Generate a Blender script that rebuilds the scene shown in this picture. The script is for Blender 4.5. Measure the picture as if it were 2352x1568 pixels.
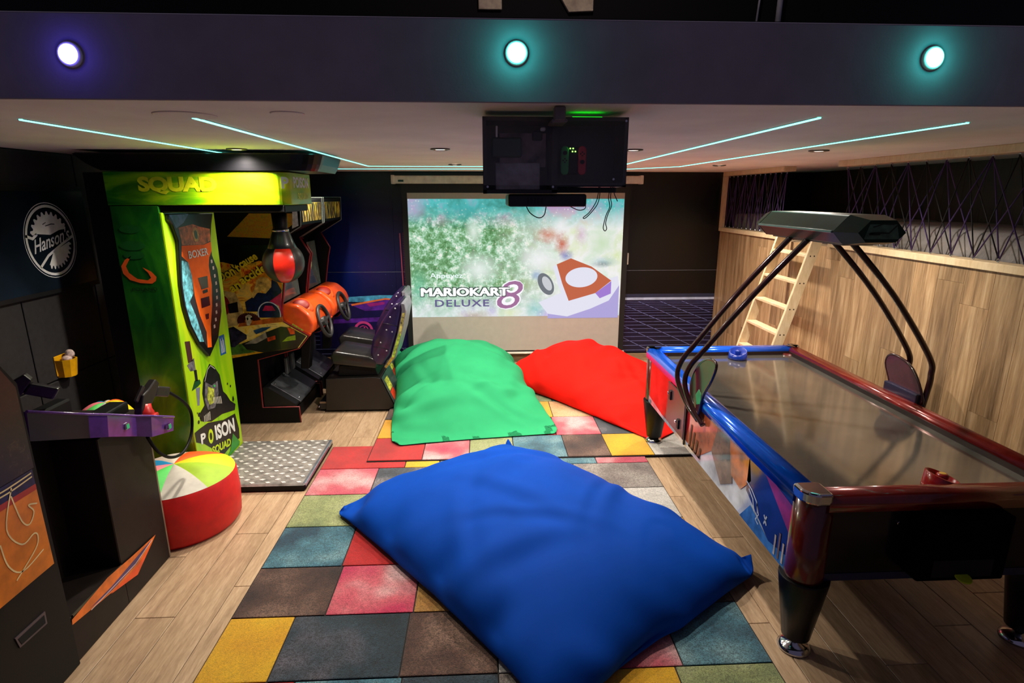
import bpy, bmesh, math, random
import numpy as np
from mathutils import Vector, Matrix
random.seed(7)
scene = bpy.context.scene
for o in list(bpy.data.objects): bpy.data.objects.remove(o)
COL = scene.collection

# ------------------------------------------------------------------ camera
def make_camera():
    f, vx, vy = 1307.0, 1110.0 - 1176.0, 450.0 - 784.0
    d = Vector((vx / f, vy / f, 1.0)).normalized()
    up = Vector((0, -d.z, d.y)).normalized()
    rt = up.cross(d); rt = rt if rt.x > 0 else -rt
    R = Matrix((rt, d, up))
    cr, cu, cb = R @ Vector((1, 0, 0)), R @ Vector((0, -1, 0)), -(R @ Vector((0, 0, 1)))
    m = Matrix((cr, cu, cb)).transposed().to_4x4()
    m.translation = Vector((0, 0, 2.0))
    cd = bpy.data.cameras.new('camera'); cd.sensor_width = 36.0; cd.lens = f / 2352.0 * 36.0
    cd.clip_start = 0.02
    co = bpy.data.objects.new('camera', cd); COL.objects.link(co); co.matrix_world = m
    scene.camera = co
make_camera()
scene.view_settings.view_transform = 'Standard'
scene.view_settings.look = 'None'
scene.view_settings.gamma = 1.0
scene.view_settings.use_curve_mapping = False
scene.view_settings.exposure = 0.0

# ------------------------------------------------------------------ world (dim purple-grey glow of the rest of the cellar)
w = bpy.data.worlds.new('world'); scene.world = w; w.use_nodes = True
w.node_tree.nodes['Background'].inputs[0].default_value = (0.60, 0.52, 0.88, 1)
w.node_tree.nodes['Background'].inputs[1].default_value = 0.105
DOWNLIGHT_W = 118.0
DOWNLIGHT_COL = (1.0, 0.90, 0.78)

# ------------------------------------------------------------------ helpers
def lin(c):
    return tuple(((v / 255.0) / 12.92 if v / 255.0 <= 0.04045 else ((v / 255.0 + 0.055) / 1.055) ** 2.4) for v in c[:3]) + (1.0,)

class NT:
    def __init__(s, name):
        s.m = bpy.data.materials.new(name); s.m.use_nodes = True
        s.t = s.m.node_tree; s.p = s.t.nodes['Principled BSDF']
    def n(s, ty, **kw):
        nd = s.t.nodes.new(ty)
        for k, v in kw.items(): setattr(nd, k, v)
        return nd
    def l(s, a, b): s.t.links.new(a, b)
    def val(s, sock, v): sock.default_value = v
    def coords(s, kind='Object', scale=(1, 1, 1), rnd=False):
        if kind == 'Position': out = s.n('ShaderNodeNewGeometry').outputs['Position']
        else: out = s.n('ShaderNodeTexCoord').outputs[kind]
        if rnd:
            oi = s.n('ShaderNodeObjectInfo'); mu = s.n('ShaderNodeMath', operation='MULTIPLY'); mu.inputs[1].default_value = 37.0
            s.l(oi.outputs['Random'], mu.inputs[0]); ad = s.n('ShaderNodeVectorMath', operation='ADD')
            s.l(out, ad.inputs[0]); s.l(mu.outputs[0], ad.inputs[1]); out = ad.outputs[0]
        mp = s.n('ShaderNodeMapping'); mp.inputs['Scale'].default_value = scale
        s.l(out, mp.inputs['Vector']); return mp.outputs[0]
    def noise(s, vec, scale, detail=3, rough=0.55, dist=0.0):
        nd = s.n('ShaderNodeTexNoise'); nd.inputs['Scale'].default_value = scale
        nd.inputs['Detail'].default_value = detail; nd.inputs['Roughness'].default_value = rough
        nd.inputs['Distortion'].default_value = dist
        s.l(vec, nd.inputs['Vector']); return nd.outputs['Fac']
    def ramp(s, fac, stops, interp='LINEAR'):
        r = s.n('ShaderNodeValToRGB'); r.color_ramp.interpolation = interp
        e = r.color_ramp.elements
        while len(e) < len(stops): e.new(0.5)
        for i, (p, c) in enumerate(stops): e[i].position = p; e[i].color = lin(c) if len(c) == 3 else c
        s.l(fac, r.inputs[0]); return r.outputs[0]
    def mix(s, fac, a, b, blend='MIX'):
        m = s.n('ShaderNodeMix', data_type='RGBA', blend_type=blend)
        for sock, v in ((m.inputs[0], fac), (m.inputs[6], a), (m.inputs[7], b)):
            if isinstance(v, (int, float)): sock.default_value = v
            elif isinstance(v, tuple): sock.default_value = v if len(v) == 4 else lin(v)
            else: s.l(v, sock)
        return m.outputs[2]
    def bump(s, h, strength=0.3, dist=0.01):
        b = s.n('ShaderNodeBump'); b.inputs['Strength'].default_value = strength; b.inputs['Distance'].default_value = dist
        s.l(h, b.inputs['Height']); s.l(b.outputs[0], s.p.inputs['Normal'])
    def base(s, c):
        if isinstance(c, tuple): s.p.inputs['Base Color'].default_value = lin(c) if len(c) == 3 else c
        else: s.l(c, s.p.inputs['Base Color'])

MATS = {}
def M(name, col, rough=0.5, metal=0.0, var=0.08, vs=14.0, bump=0.0, bs=60.0, coat=0.0, emis=None, es=0.0, spec=0.5, coord='Object'):
    if name in MATS: return MATS[name]
    t = NT(name); v = t.coords(coord)
    f = t.noise(v, vs, 4)
    lo = tuple(max(0, c * (1 - var * 1.6)) for c in col); hi = tuple(min(255, c * (1 + var)) for c in col)
    t.base(t.ramp(f, [(0.25, lo), (0.75, hi)]))
    t.p.inputs['Roughness'].default_value = rough; t.p.inputs['Metallic'].default_value = metal
    t.p.inputs['Coat Weight'].default_value = coat; t.p.inputs['Coat Roughness'].default_value = 0.08
    t.p.inputs['Specular IOR Level'].default_value = spec
    if emis is not None:
        t.p.inputs['Emission Color'].default_value = lin(emis); t.p.inputs['Emission Strength'].default_value = es
    if bump: t.bump(t.noise(v, bs, 4), bump, 0.005)
    MATS[name] = t.m; return t.m

def wood(name, dark, mid, light, stretch, rough=0.45, fine=1.0, vary=0.35):
    """grain runs along the axis with the small stretch value"""
    if name in MATS: return MATS[name]
    t = NT(name); v = t.coords('Position', stretch, rnd=True)
    a = t.noise(v, 2.2, 5, 0.6, 0.6); b = t.noise(v, 13.0 * fine, 6, 0.7, 0.2)
    c = t.mix(0.45 * min(1.0, fine), t.ramp(a, [(0.28, dark), (0.52, mid), (0.74, light)]), t.ramp(b, [(0.34, dark), (0.52, mid), (0.68, light)]))
    oi = t.n('ShaderNodeObjectInfo')
    tone = t.ramp(oi.outputs['Random'], [(0.0, (1 - vary, 1 - vary, 1 - vary, 1)), (1.0, (1, 1, 1, 1))])
    t.base(t.mix(1.0, c, tone, 'MULTIPLY'))
    t.p.inputs['Roughness'].default_value = rough
    t.bump(b, 0.12, 0.003)
    MATS[name] = t.m; return t.m

class B:
    """collects shapes in world coordinates, then build() links them as ONE mesh object"""
    def __init__(s): s.v = []; s.f = []; s.sm = []; s.mi = []
    def raw(s, verts, faces, smooth=False, mi=0):
        k = len(s.v); s.v += [tuple(p) for p in verts]
        for i, f in enumerate(faces):
            s.f.append([k + j for j in f]); s.sm.append(smooth if isinstance(smooth, bool) else smooth[i]); s.mi.append(mi)
        return s
    def frombm(s, bm, smooth=False, mi=0):
        bm.verts.ensure_lookup_table(); bm.verts.index_update()
        s.raw([v.co[:] for v in bm.verts], [[v.index for v in f.verts] for f in bm.faces], smooth, mi); bm.free(); return s
    def box(s, x0, x1, y0, y1, z0, z1, bev=0.0, seg=2, M4=None, mi=0, smooth=False):
        bm = bmesh.new(); bmesh.ops.create_cube(bm, size=1.0)
        for v in bm.verts:
            v.co = Vector((x0 if v.co.x < 0 else x1, y0 if v.co.y < 0 else y1, z0 if v.co.z < 0 else z1))
        if bev > 0: bmesh.ops.bevel(bm, geom=bm.edges[:], offset=bev, segments=seg, affect='EDGES', profile=0.5)
        if M4 is not None: bm.transform(M4)
        return s.frombm(bm, smooth, mi)
    def prism(s, pts, axis, a, b, bev=0.0, seg=2, mi=0, M4=None, smooth=False):
        def P(p, t): return {'x': (t, p[0], p[1]), 'y': (p[0], t, p[1]), 'z': (p[0], p[1], t)}[axis]
        bm = bmesh.new()
        lo = [bm.verts.new(P(p, a)) for p in pts]; hi = [bm.verts.new(P(p, b)) for p in pts]
        n = len(pts)
        bm.faces.new(lo); bm.faces.new(hi[::-1])
        for i in range(n): bm.faces.new((lo[i], hi[i], hi[(i + 1) % n], lo[(i + 1) % n]))
        bmesh.ops.recalc_face_normals(bm, faces=bm.faces[:])
        if bev > 0: bmesh.ops.bevel(bm, geom=bm.edges[:], offset=bev, segments=seg, affect='EDGES', profile=0.5)
        if M4 is not None: bm.transform(M4)
        return s.frombm(bm, smooth, mi)
    def cyl(s, p0, p1, r0, r1=None, n=16, caps=True, mi=0):
        r1 = r0 if r1 is None else r1
        p0, p1 = Vector(p0), Vector(p1); d = (p1 - p0).normalized()
        a = d.orthogonal().normalized(); b = d.cross(a)
        vs = []
        for p, r in ((p0, r0), (p1, r1)):
            for i in range(n):
                t = 2 * math.pi * i / n; vs.append(p + (a * math.cos(t) + b * math.sin(t)) * r)
        fs = [(i, (i + 1) % n, n + (i + 1) % n, n + i) for i in range(n)]; sm = [True] * n
        if caps: fs += [tuple(range(n))[::-1], tuple(range(n, 2 * n))]; sm += [False, False]
        return s.raw(vs, fs, sm, mi)
    def lathe(s, prof, c, n=24, axis=(0, 0, 1), mi=0, cap=True):
        c = Vector(c); d = Vector(axis).normalized(); a = d.orthogonal().normalized(); b = d.cross(a)
        vs = []; k = len(prof)
        for r, h in prof:
            for i in range(n):
                t = 2 * math.pi * i / n; vs.append(c + d * h + (a * math.cos(t) + b * math.sin(t)) * r)
        fs = [(j * n + i, j * n + (i + 1) % n, (j + 1) * n + (i + 1) % n, (j + 1) * n + i) for j in range(k - 1) for i in range(n)]
        sm = [True] * len(fs)
        if cap: fs += [tuple(range(n))[::-1], tuple(range((k - 1) * n, k * n))]; sm += [False, False]
        return s.raw(vs, fs, sm, mi)
    def tube(s, pts, r, n=8, closed=False, mi=0):
        P = [Vector(p) for p in pts]; m = len(P); vs = []
        nrm = None
        for i in range(m):
            if closed: d = (P[(i + 1) % m] - P[i - 1]).normalized()
            else: d = (P[min(i + 1, m - 1)] - P[max(i - 1, 0)]).normalized()
            if nrm is None: nrm = d.orthogonal().normalized()
            else:
                nrm = (nrm - d * nrm.dot(d)); nrm = nrm.normalized() if nrm.length > 1e-6 else d.orthogonal().normalized()
            b = d.cross(nrm)
            rr = r[i] if isinstance(r, (list, tuple)) else r
            for k in range(n):
                t = 2 * math.pi * k / n; vs.append(P[i] + (nrm * math.cos(t) + b * math.sin(t)) * rr)
        fs = []
        for i in range(m if closed else m - 1):
            j = (i + 1) % m
            for k in range(n): fs.append((i * n + k, i * n + (k + 1) % n, j * n + (k + 1) % n, j * n + k))
        sm = [True] * len(fs)
        if not closed: fs += [tuple(range(n))[::-1], tuple(range((m - 1) * n, m * n))]; sm += [False, False]
        return s.raw(vs, fs, sm, mi)
    def ball(s, c, rx, ry=None, rz=None, nu=20, nv=12, mi=0, M4=None):
        ry = ry or rx; rz = rz or rx; bm = bmesh.new()
        bmesh.ops.create_uvsphere(bm, u_segments=nu, v_segments=nv, radius=1.0)
        bm.transform(Matrix.Translation(c) @ (M4 or Matrix()) @ Matrix.Diagonal((rx, ry, rz, 1)))
        return s.frombm(bm, True, mi)
    def poly(s, pts3, mi=0): return s.raw(pts3, [tuple(range(len(pts3)))], False, mi)
    def build(s, name, mat, parent=None, loc=None, subdiv=0):
        if loc is None: loc = ORG[parent.name] if parent is not None else Vector((0, 0, 0))
        loc = Vector(loc)
        me = bpy.data.meshes.new(name)
        me.from_pydata([(a - loc.x, b - loc.y, c - loc.z) for a, b, c in s.v], [], s.f)
        for m in (mat if isinstance(mat, (list, tuple)) else [mat]): me.materials.append(m)
        me.polygons.foreach_set('use_smooth', s.sm); me.polygons.foreach_set('material_index', s.mi)
        me.update()
        return link(name, me, parent, loc, subdiv)

ORG = {}
def link(name, data, parent, loc, subdiv=0):
    o = bpy.data.objects.new(name, data); COL.objects.link(o)
    if parent is not None:
        o.parent = parent; o.location = Vector(loc) - ORG[parent.name]
    else: o.location = loc
    ORG[o.name] = Vector(loc)
    if subdiv:
        md = o.modifiers.new('subdivision', 'SUBSURF'); md.levels = subdiv; md.render_levels = subdiv
    return o
def tag(o, label=None, cat=None, group=None, kind=None):
    if label: o['label'] = label
    if cat: o['category'] = cat
    if group: o['group'] = group
    if kind: o['kind'] = kind
    return o
def thing(name, label, cat, loc, group=None):
    return tag(link(name, None, None, Vector(loc)), label, cat, group)
def struct(name, b, mat): return tag(b.build(name, mat), kind='structure')
def copy_tree(o, shift, parent=None):
    c = o.copy(); COL.objects.link(c)
    if parent is None: c.location = o.location + Vector(shift)
    else: c.parent = parent
    for ch in list(o.children): copy_tree(ch, shift, c)
    return c
def inst(src, name, loc, parent, scale=(1, 1, 1), rot=(0, 0, 0)):
    o = bpy.data.objects.new(name, src); COL.objects.link(o); o.parent = parent
    o.location = Vector(loc) - ORG[parent.name]; o.scale = scale; o.rotation_euler = rot
    return o

def text_mesh(s, width=None, height=None, shear=0.0, bold=0.0, spacing=1.0):
    cu = bpy.data.curves.new('t', 'FONT'); cu.body = s; cu.size = 1.0; cu.shear = shear; cu.offset = bold; cu.space_character = spacing
    cu.resolution_u = 3
    ob = bpy.data.objects.new('t', cu); COL.objects.link(ob)
    dg = bpy.context.evaluated_depsgraph_get(); me = bpy.data.meshes.new_from_object(ob.evaluated_get(dg))
    bpy.data.objects.remove(ob)
    vs = [v.co.copy() for v in me.vertices]; fs = [tuple(p.vertices) for p in me.polygons]
    bpy.data.meshes.remove(me)
    x0 = min(v.x for v in vs); x1 = max(v.x for v in vs); y0 = min(v.y for v in vs); y1 = max(v.y for v in vs)
    sx = (width / (x1 - x0)) if width else 1.0; sy = (height / (y1 - y0)) if height else sx
    if not width: sx = sy
    return [((v.x - x0) * sx, (v.y - y0) * sy) for v in vs], fs
def text(b, s, org, u, v, width=None, height=None, mi=0, **kw):
    """org = lower left corner on the surface, u/v = surface axes"""
    vs, fs = text_mesh(s, width, height, **kw); o, u, v = Vector(org), Vector(u).normalized(), Vector(v).normalized()
    b.raw([o + u * x + v * y for x, y in vs], fs, False, mi); return b
def ribbon(b, pts, wd, fix, axis, mi=0):
    """flat painted line of width wd through 2D points on the plane axis=fix"""
    P = [Vector(p).to_2d() for p in pts]; L = []; Rr = []
    for i, p in enumerate(P):
        d = (P[min(i + 1, len(P) - 1)] - P[max(i - 1, 0)]).normalized(); n = Vector((-d.y, d.x)) * wd / 2
        L.append(p + n); Rr.append(p - n)
    def T(p): return (fix, p.x, p.y) if axis == 'x' else (p.x, fix, p.y)
    vs = [T(p) for p in L] + [T(p) for p in Rr]; n = len(P)
    b.raw(vs, [(i, i + 1, n + i + 1, n + i) for i in range(n - 1)], False, mi); return b
def smooth_pts(pts, n=6, closed=False):
    P = [Vector(p) for p in pts]; m = len(P); out = []
    for i in range(m if closed else m - 1):
        if closed: p0, p1, p2, p3 = P[i - 1], P[i], P[(i + 1) % m], P[(i + 2) % m]
        else: p0, p1, p2, p3 = P[max(i - 1, 0)], P[i], P[i + 1], P[min(i + 2, m - 1)]
        for k in range(n):
            t = k / n
            out.append(0.5 * ((2 * p1) + (p2 - p0) * t + (2 * p0 - 5 * p1 + 4 * p2 - p3) * t * t + (3 * p1 - p0 - 3 * p2 + p3) * t ** 3))
    if not closed: out.append(P[-1])
    return out
def ax(pts, x): return [(x, a, c) for a, c in pts]
def ay(pts, y): return [(a, y, c) for a, c in pts]

# ================================================================== SETTING
XL, XR, YB, ZC, YF = -2.74, 2.83, 6.81, 2.27, 1.82
BLACK = M('black_paint', (13, 13, 15), 0.55, var=0.2)
GROUT = M('floor_grout', (120, 104, 86), 0.8)
FLOORW = wood('floor_oak_tile', (138, 110, 84), (186, 156, 124), (214, 186, 154), (9, 0.9, 1), 0.34, vary=0.2)
WALLW = wood('wall_oak_tile', (100, 76, 52), (174, 140, 100), (216, 188, 148), (1, 9, 0.6), 0.42, fine=0.7, vary=0.34)
DARKW = wood('loft_dark_oak', (30, 24, 16), (48, 38, 25), (66, 54, 36), (1, 9, 0.75), 0.5, vary=0.3)
PINE = wood('pale_pine', (200, 172, 130), (222, 198, 158), (236, 216, 182), (4, 4, 1.2), 0.5, vary=0.08)
CEILM = M('ceiling_plaster', (240, 234, 226), 0.85, var=0.03, vs=3, bump=0.05, bs=80)

# floor with every plank a piece of its own
floor = struct('floor', B().box(XL, XR, -0.6, YB, -0.08, -0.012), GROUT)
pm = B().box(-0.5, 0.5, -0.5, 0.5, -0.012, 0.0, 0.0)
def plank_mesh(name, wd, ln, th, bev, mat):
    b = B().box(-wd / 2, wd / 2, -ln / 2, ln / 2, -th, 0, 0)
    bm = bmesh.new(); vs = [bm.verts.new(v) for v in b.v]
    for f in b.f: bm.faces.new([vs[i] for i in f])
    top = [e for e in bm.edges if all(v.co.z > -1e-6 for v in e.verts)]
    bmesh.ops.bevel(bm, geom=top, offset=bev, segments=1, affect='EDGES')
    me = bpy.data.meshes.new(name); bm.to_mesh(me); bm.free(); me.materials.append(mat); return me
PW, PL = 0.193, 1.2
full = plank_mesh('plank', PW - 0.003, PL - 0.003, 0.012, 0.0016, FLOORW)
x = 1.360 - PW * 22; col = 0
while x < XR:
    x0, x1 = max(x, XL), min(x + PW, XR)
    if x1 - x0 > 0.02:
        off = ((col * 0.41) % 1.0) * PL
        y = -0.6 - off
        while y < YB:
            y0, y1 = max(y, -0.6), min(y + PL, YB)
            if y1 - y0 > 0.03:
                inst(full, 'plank', ((x0 + x1) / 2, (y0 + y1) / 2, 0), floor, ((x1 - x0) / PW, (y1 - y0) / PL, 1))
            y += PL
    x += PW; col += 1

# left wall: charcoal panels with recessed joints
LW = M('charcoal_panel', (40, 38, 38), 0.6, var=0.12, vs=30, bump=0.12, bs=120)
LWD = M('panel_joint', (8, 8, 9), 0.8)
wl = struct('wall_left', B().box(XL - 0.12, XL - 0.012, -0.6, YB + 0.12, -0.08, ZC), LWD)
for y0, y1 in ((-0.6, 0.9), (0.9, 2.2), (2.2, 3.46), (3.46, 4.12), (4.12, 5.4), (5.4, YB)):
    for z0, z1 in ((0.0, 0.855), (0.855, ZC)):
        b = B().box(XL - 0.012, XL, y0 + 0.005, y1 - 0.005, z0 + 0.005, z1 - 0.005, 0.003, 1)
        b.build('panel', LW, wl)

# back wall with the printed mural panels
t = NT('mural_night_sky'); v = t.coords('Position')
sp = t.n('ShaderNodeSeparateXYZ'); t.l(v, sp.inputs[0])
gx = t.n('ShaderNodeMapRange'); t.l(sp.outputs[0], gx.inputs[0]); gx.inputs[1].default_value = -2.2; gx.inputs[2].default_value = 1.2
bl = t.ramp(gx.outputs[0], [(0.0, (3, 5, 20)), (0.16, (12, 36, 124)), (0.34, (9, 22, 78)), (0.75, (7, 9, 16)), (1.0, (9, 10, 13))])
gz = t.n('ShaderNodeMapRange'); t.l(sp.outputs[2], gz.inputs[0]); gz.inputs[1].default_value = 0.7; gz.inputs[2].default_value = 2.2
dk = t.ramp(gz.outputs[0], [(0.0, (150, 150, 150)), (0.35, (235, 235, 235)), (0.6, (215, 215, 215)), (0.95, (60, 60, 70))])
st = t.n('ShaderNodeTexVoronoi'); st.inputs['Scale'].default_value = 9; t.l(v, st.inputs['Vector'])
stars = t.ramp(st.outputs['Distance'], [(0.0, (160, 170, 200)), (0.035, (0, 0, 0))])
t.base(t.mix(1.0, t.mix(1.0, bl, dk, 'MULTIPLY'), stars, 'ADD'))
t.p.inputs['Roughness'].default_value = 0.32
MURAL = t.m
GRIDM = M('mural_grid_ground', (13, 11, 42), 0.32, var=0.3, vs=2.5)
wb = struct('wall_back', B().box(XL - 0.12, 4.1, YB + 0.012, YB + 0.12, -0.08, ZC + 0.2), LWD)
for x0, x1 in ((XL, -1.05), (-1.05, 1.0), (1.0, XR)):
    for z0, z1, m in ((0.10, 0.78, GRIDM), (0.78, 1.128, MURAL), (1.128, ZC, MURAL)):
        g = 0.0025 if z0 > 1 else 0.001
        B().box(x0 + 0.001, x1 - 0.001, YB, YB + 0.012, z0 + g, z1 - 0.001, 0).build('mural_panel', m, wb)
GL = M('mural_line', (120, 128, 190), 0.4); GLW = M('mural_glow_line', (170, 184, 225), 0.4)
b = B()
k = 0; z = 0.12
zs = [0.13, 0.19, 0.248, 0.303, 0.355, 0.404, 0.45, 0.493, 0.533, 0.570, 0.604, 0.635, 0.663, 0.688, 0.71, 0.73, 0.748]
for i, z in enumerate(zs):
    wd = 0.0042 - 0.00012 * i
    b.poly(ay([(XL, z - wd / 2), (XR, z - wd / 2), (XR, z + wd / 2), (XL, z + wd / 2)], YB - 0.001))
for k in range(20):
    pts = []
    for z in np.linspace(0.11, 0.75, 14):
        xx = -1.9 + 0.27 * k + (0.75 - z) * (1.0 + 0.10 * k)
        if XL < xx < XR: pts.append((xx, z))
    if len(pts) > 1: ribbon(b, pts, 0.0045, YB - 0.001, 'y')
b.build('mural_grid', GL, wb)
B().box(1.2, XR, YB - 0.001, YB, 0.765, 0.795).build('mural_horizon', M('mural_horizon', (176, 190, 220), 0.4), wb)
B().box(1.2, XR, YB - 0.001, YB, 0.795, 0.84).build('mural_horizon', M('mural_horizon_haze', (40, 46, 72), 0.4), wb)
B().box(XL, XR, YB - 0.0008, YB, 1.126, 1.1295).build('panel_seam', M('panel_seam', (120, 124, 136), 0.5), wb)
# neon car, skyline and tower printed on the mural
pk = M('mural_pink', (196, 60, 130), 0.4); pu = M('mural_purple', (84, 32, 140), 0.4, var=0.25); cy = M('mural_cyan', (70, 150, 190), 0.4, var=0.3)
orr = M('mural_orange', (226, 110, 60), 0.4); nv = M('mural_navy', (22, 14, 70), 0.4); mg = M('mural_magenta', (150, 30, 120), 0.4)
y_ = YB - 0.0015
B().poly(ay([(-1.64, 0.83), (-1.26, 0.85), (-0.89, 0.845), (-0.89, 0.77), (-1.64, 0.77)], y_)).build('mural_skyline', cy, wb)
y_ = YB - 0.003
B().poly(ay([(-2.0, 0.70), (-1.62, 0.742), (-1.43, 0.764), (-1.19, 0.805), (-0.89, 0.79), (-0.85, 0.2), (-2.0, 0.2)], y_)).build('mural_car', nv, wb)
y_ = YB - 0.0045
b = B(); b.poly(ay([(-1.62, 0.742), (-1.43, 0.764), (-1.19, 0.811), (-0.895, 0.784), (-0.899, 0.686), (-1.438, 0.66)], y_)); b.poly(ay([(-2.0, 0.55), (-0.88, 0.60), (-0.88, 0.545), (-2.0, 0.50)], y_))
b.build('mural_car_body', pu, wb)
y_ = YB - 0.006
b = B(); b.poly(ay([(-1.6, 0.745), (-1.19, 0.815), (-0.9, 0.79), (-0.9, 0.775), (-1.19, 0.795), (-1.59, 0.722)], y_)); b.build('mural_car_stripe', orr, wb)
b = B(); c = (-1.47, 0.42)
for r0, r1 in ((0.115, 0.085), (0.062, 0.052)):
    ring = [(c[0] + r * math.cos(a), c[1] + r * math.sin(a)) for r in (r0, r1) for a in np.linspace(0, 2 * math.pi, 33)]
    b.raw(ay(ring, y_), [(i, i + 1, 34 + i, 33 + i) for i in range(32)])
for a in range(5): ribbon(b, [(c[0], c[1]), (c[0] + 0.06 * math.cos(a * 1.257), c[1] + 0.06 * math.sin(a * 1.257))], 0.014, y_, 'y')
b.build('mural_wheel', pk, wb)
b = B(); b.poly(ay([(-1.42, 0.75), (-1.2, 0.77), (-1.2, 0.74), (-1.38, 0.71)], y_)); b.build('mural_car_glow', mg, wb)
b = B(); ribbon(b, [(-0.965, 0.87), (-0.98, 1.58)], 0.012, y_, 'y')
for i in range(36): ribbon(b, [(-0.95, 0.88 + i * 0.02), (-0.89, 0.88 + i * 0.02)], 0.005, y_, 'y')
b.build('mural_tower', M('mural_tower', (170, 70, 90), 0.4), wb)

# baseboard along the back wall
tag(B().box(XL, XR, YB - 0.012, YB, 0.0, 0.09, 0.003, 1).build('baseboard_back', wood('base_oak', (120, 95, 68), (165, 135, 102), (190, 160, 125), (0.9, 9, 9), 0.4)), kind='structure')

# right wall: upright oak tiles up to the loft ledge
wr = struct('wall_right', B().box(XR + 0.02, XR + 0.13, -0.6, YB, -0.08, 1.595), M('wall_grout', (140, 118, 90), 0.8))
WP = 0.2
wfull = None
def upright_mesh(mat, nm, sgn=-1):
    b = B().box(0, 0.02, -0.5, 0.5, -0.5, 0.5)
    me = bpy.data.meshes.new(nm); me.from_pydata([(v[0], v[1] * (WP - 0.002), v[2] * (1.2 - 0.002)) for v in b.v], [], b.f); me.materials.append(mat); return me
um = upright_mesh(WALLW, 'plank'); y = YB; k = 0
while y > -0.6:
    cut = [0.18, 0.78, 0.45, 0.95, 0.6, 0.3][k % 6]
    for z0, z1 in ((0.0, cut), (cut, min(cut + 1.2, 1.595)), (cut + 1.2, 1.595)):
        if z1 - z0 > 0.02: inst(um, 'plank', (XR, y - WP / 2, (z0 + z1) / 2), wr, (1, 1, (z1 - z0) / 1.2))
    y -= WP; k += 1
# loft behind the ledge
loft = struct('wall_loft', B().box(3.92, 4.05, -0.6, YB, 1.4, ZC + 0.2), LWD)
um2 = upright_mesh(DARKW, 'plank'); y = YB
while y > -0.6:
    inst(um2, 'plank', (3.90, y - WP / 2, 1.95), loft, (1, 1, 0.9)); y -= WP
struct('floor_loft', B().box(XR + 0.13, 3.92, -0.6, YB, 1.45, 1.60), M('loft_board', (60, 50, 38), 0.7))
for i, (y0, y1, z0, z1) in enumerate(((-0.6, 4.58, 1.595, 1.64), (5.36, YB, 1.595, 1.64), (-0.6, 4.58, 2.225, 2.27), (5.42, YB, 2.225, 2.27))):
    tag(B().box(XR - 0.02, XR + 0.10, y0, y1, z0, z1, 0.003, 1).build('trim_%d' % (i + 1), PINE), kind='structure')
tag(B().box(XR - 0.02, XR + 0.03, YB - 0.05, YB, 1.64, 2.225, 0.003, 1).build('trim_5', PINE), kind='structure')

# ceiling slab, its front edge is the fascia under the upper floor
ceil = struct('ceiling', B().box(XL - 0.12, 4.05, YF + 0.012, YB + 0.012, ZC, 2.50), CEILM)
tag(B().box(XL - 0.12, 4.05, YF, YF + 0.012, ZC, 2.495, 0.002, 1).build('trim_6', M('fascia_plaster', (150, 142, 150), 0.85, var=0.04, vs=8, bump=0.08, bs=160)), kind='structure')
UB = M('upper_darkness', (5, 5, 7), 0.9)  # near-black colour stands in for the darkness of the unlit upper room
struct('wall_upper', B().box(-8, 8, 5.2, 5.3, 2.5, 6.5), UB)
struct('ceiling_upper', B().box(-8, 8, -1, 5.3, 6.4, 6.5), UB)
struct('floor_upper', B().box(XL - 0.1, 4.05, YF + 0.02, 5.2, 2.50, 2.504), UB)
# recessed ceiling speakers (flush covers)
for i, (x, y, r, lb) in enumerate(((-1.02, 2.14, 0.10, 'flush round ceiling cover touching the start of an inner light strip'), (-0.655, 2.08, 0.055, 'small flush round ceiling cover between light strip and projector'))):
    b = B().lathe([(r, 0), (r, -0.003), (r - 0.004, -0.004), (r - 0.008, -0.003)], (x, y, ZC), 32)
    tag(b.build('ceiling_cover', CEILM), lb, 'ceiling cover', 'round ceiling covers')

# ------------------------------------------------------------------ lamps
SPOTM = M('downlight_lens', (255, 244, 230), 0.4, emis=(255, 226, 205), es=5.0); RING = M('downlight_ring', (90, 84, 80), 0.35, 0.7)
DL = [(-1.446, 3.60, 'above the green boxing machine header'), (-0.25, 3.54, 'left of the hanging projector, nearer one'), (0.90, 3.54, 'just right of the hanging projector'), (2.045, 3.55, 'above the hockey table overhead unit'),
      (-0.245, 5.24, 'left of the hanging projector, farther small one'), (2.13, 5.27, 'over the far end of the oak wall'), (0.95, 5.24, 'hidden behind the hanging projector box'), (-1.45, 5.24, 'over the racing cabinets')]
for x, y, lb in DL:
    r = thing('downlight', 'recessed round ceiling downlight ' + lb, 'downlight', (x, y, ZC), 'recessed ceiling downlights')
    B().lathe([(0.045, -0.001), (0.058, -0.001), (0.058, -0.006), (0.045, -0.009), (0.043, -0.004), (0.043, -0.001)], (x, y, ZC), 24, cap=False).build('ring', RING, r)
    B().lathe([(0.043, -0.001), (0.043, -0.004), (0.03, -0.006)], (x, y, ZC), 24).build('lens', SPOTM, r)
    ld = bpy.data.lights.new('downlight_lamp', 'SPOT'); ld.energy = DOWNLIGHT_W; ld.color = DOWNLIGHT_COL
    ld.spot_size = math.radians(152); ld.spot_blend = 0.85; ld.shadow_soft_size = 0.035
    lo = bpy.data.objects.new('lamp', ld); COL.objects.link(lo); lo.parent = r; lo.location = (0, 0, -0.03)

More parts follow.
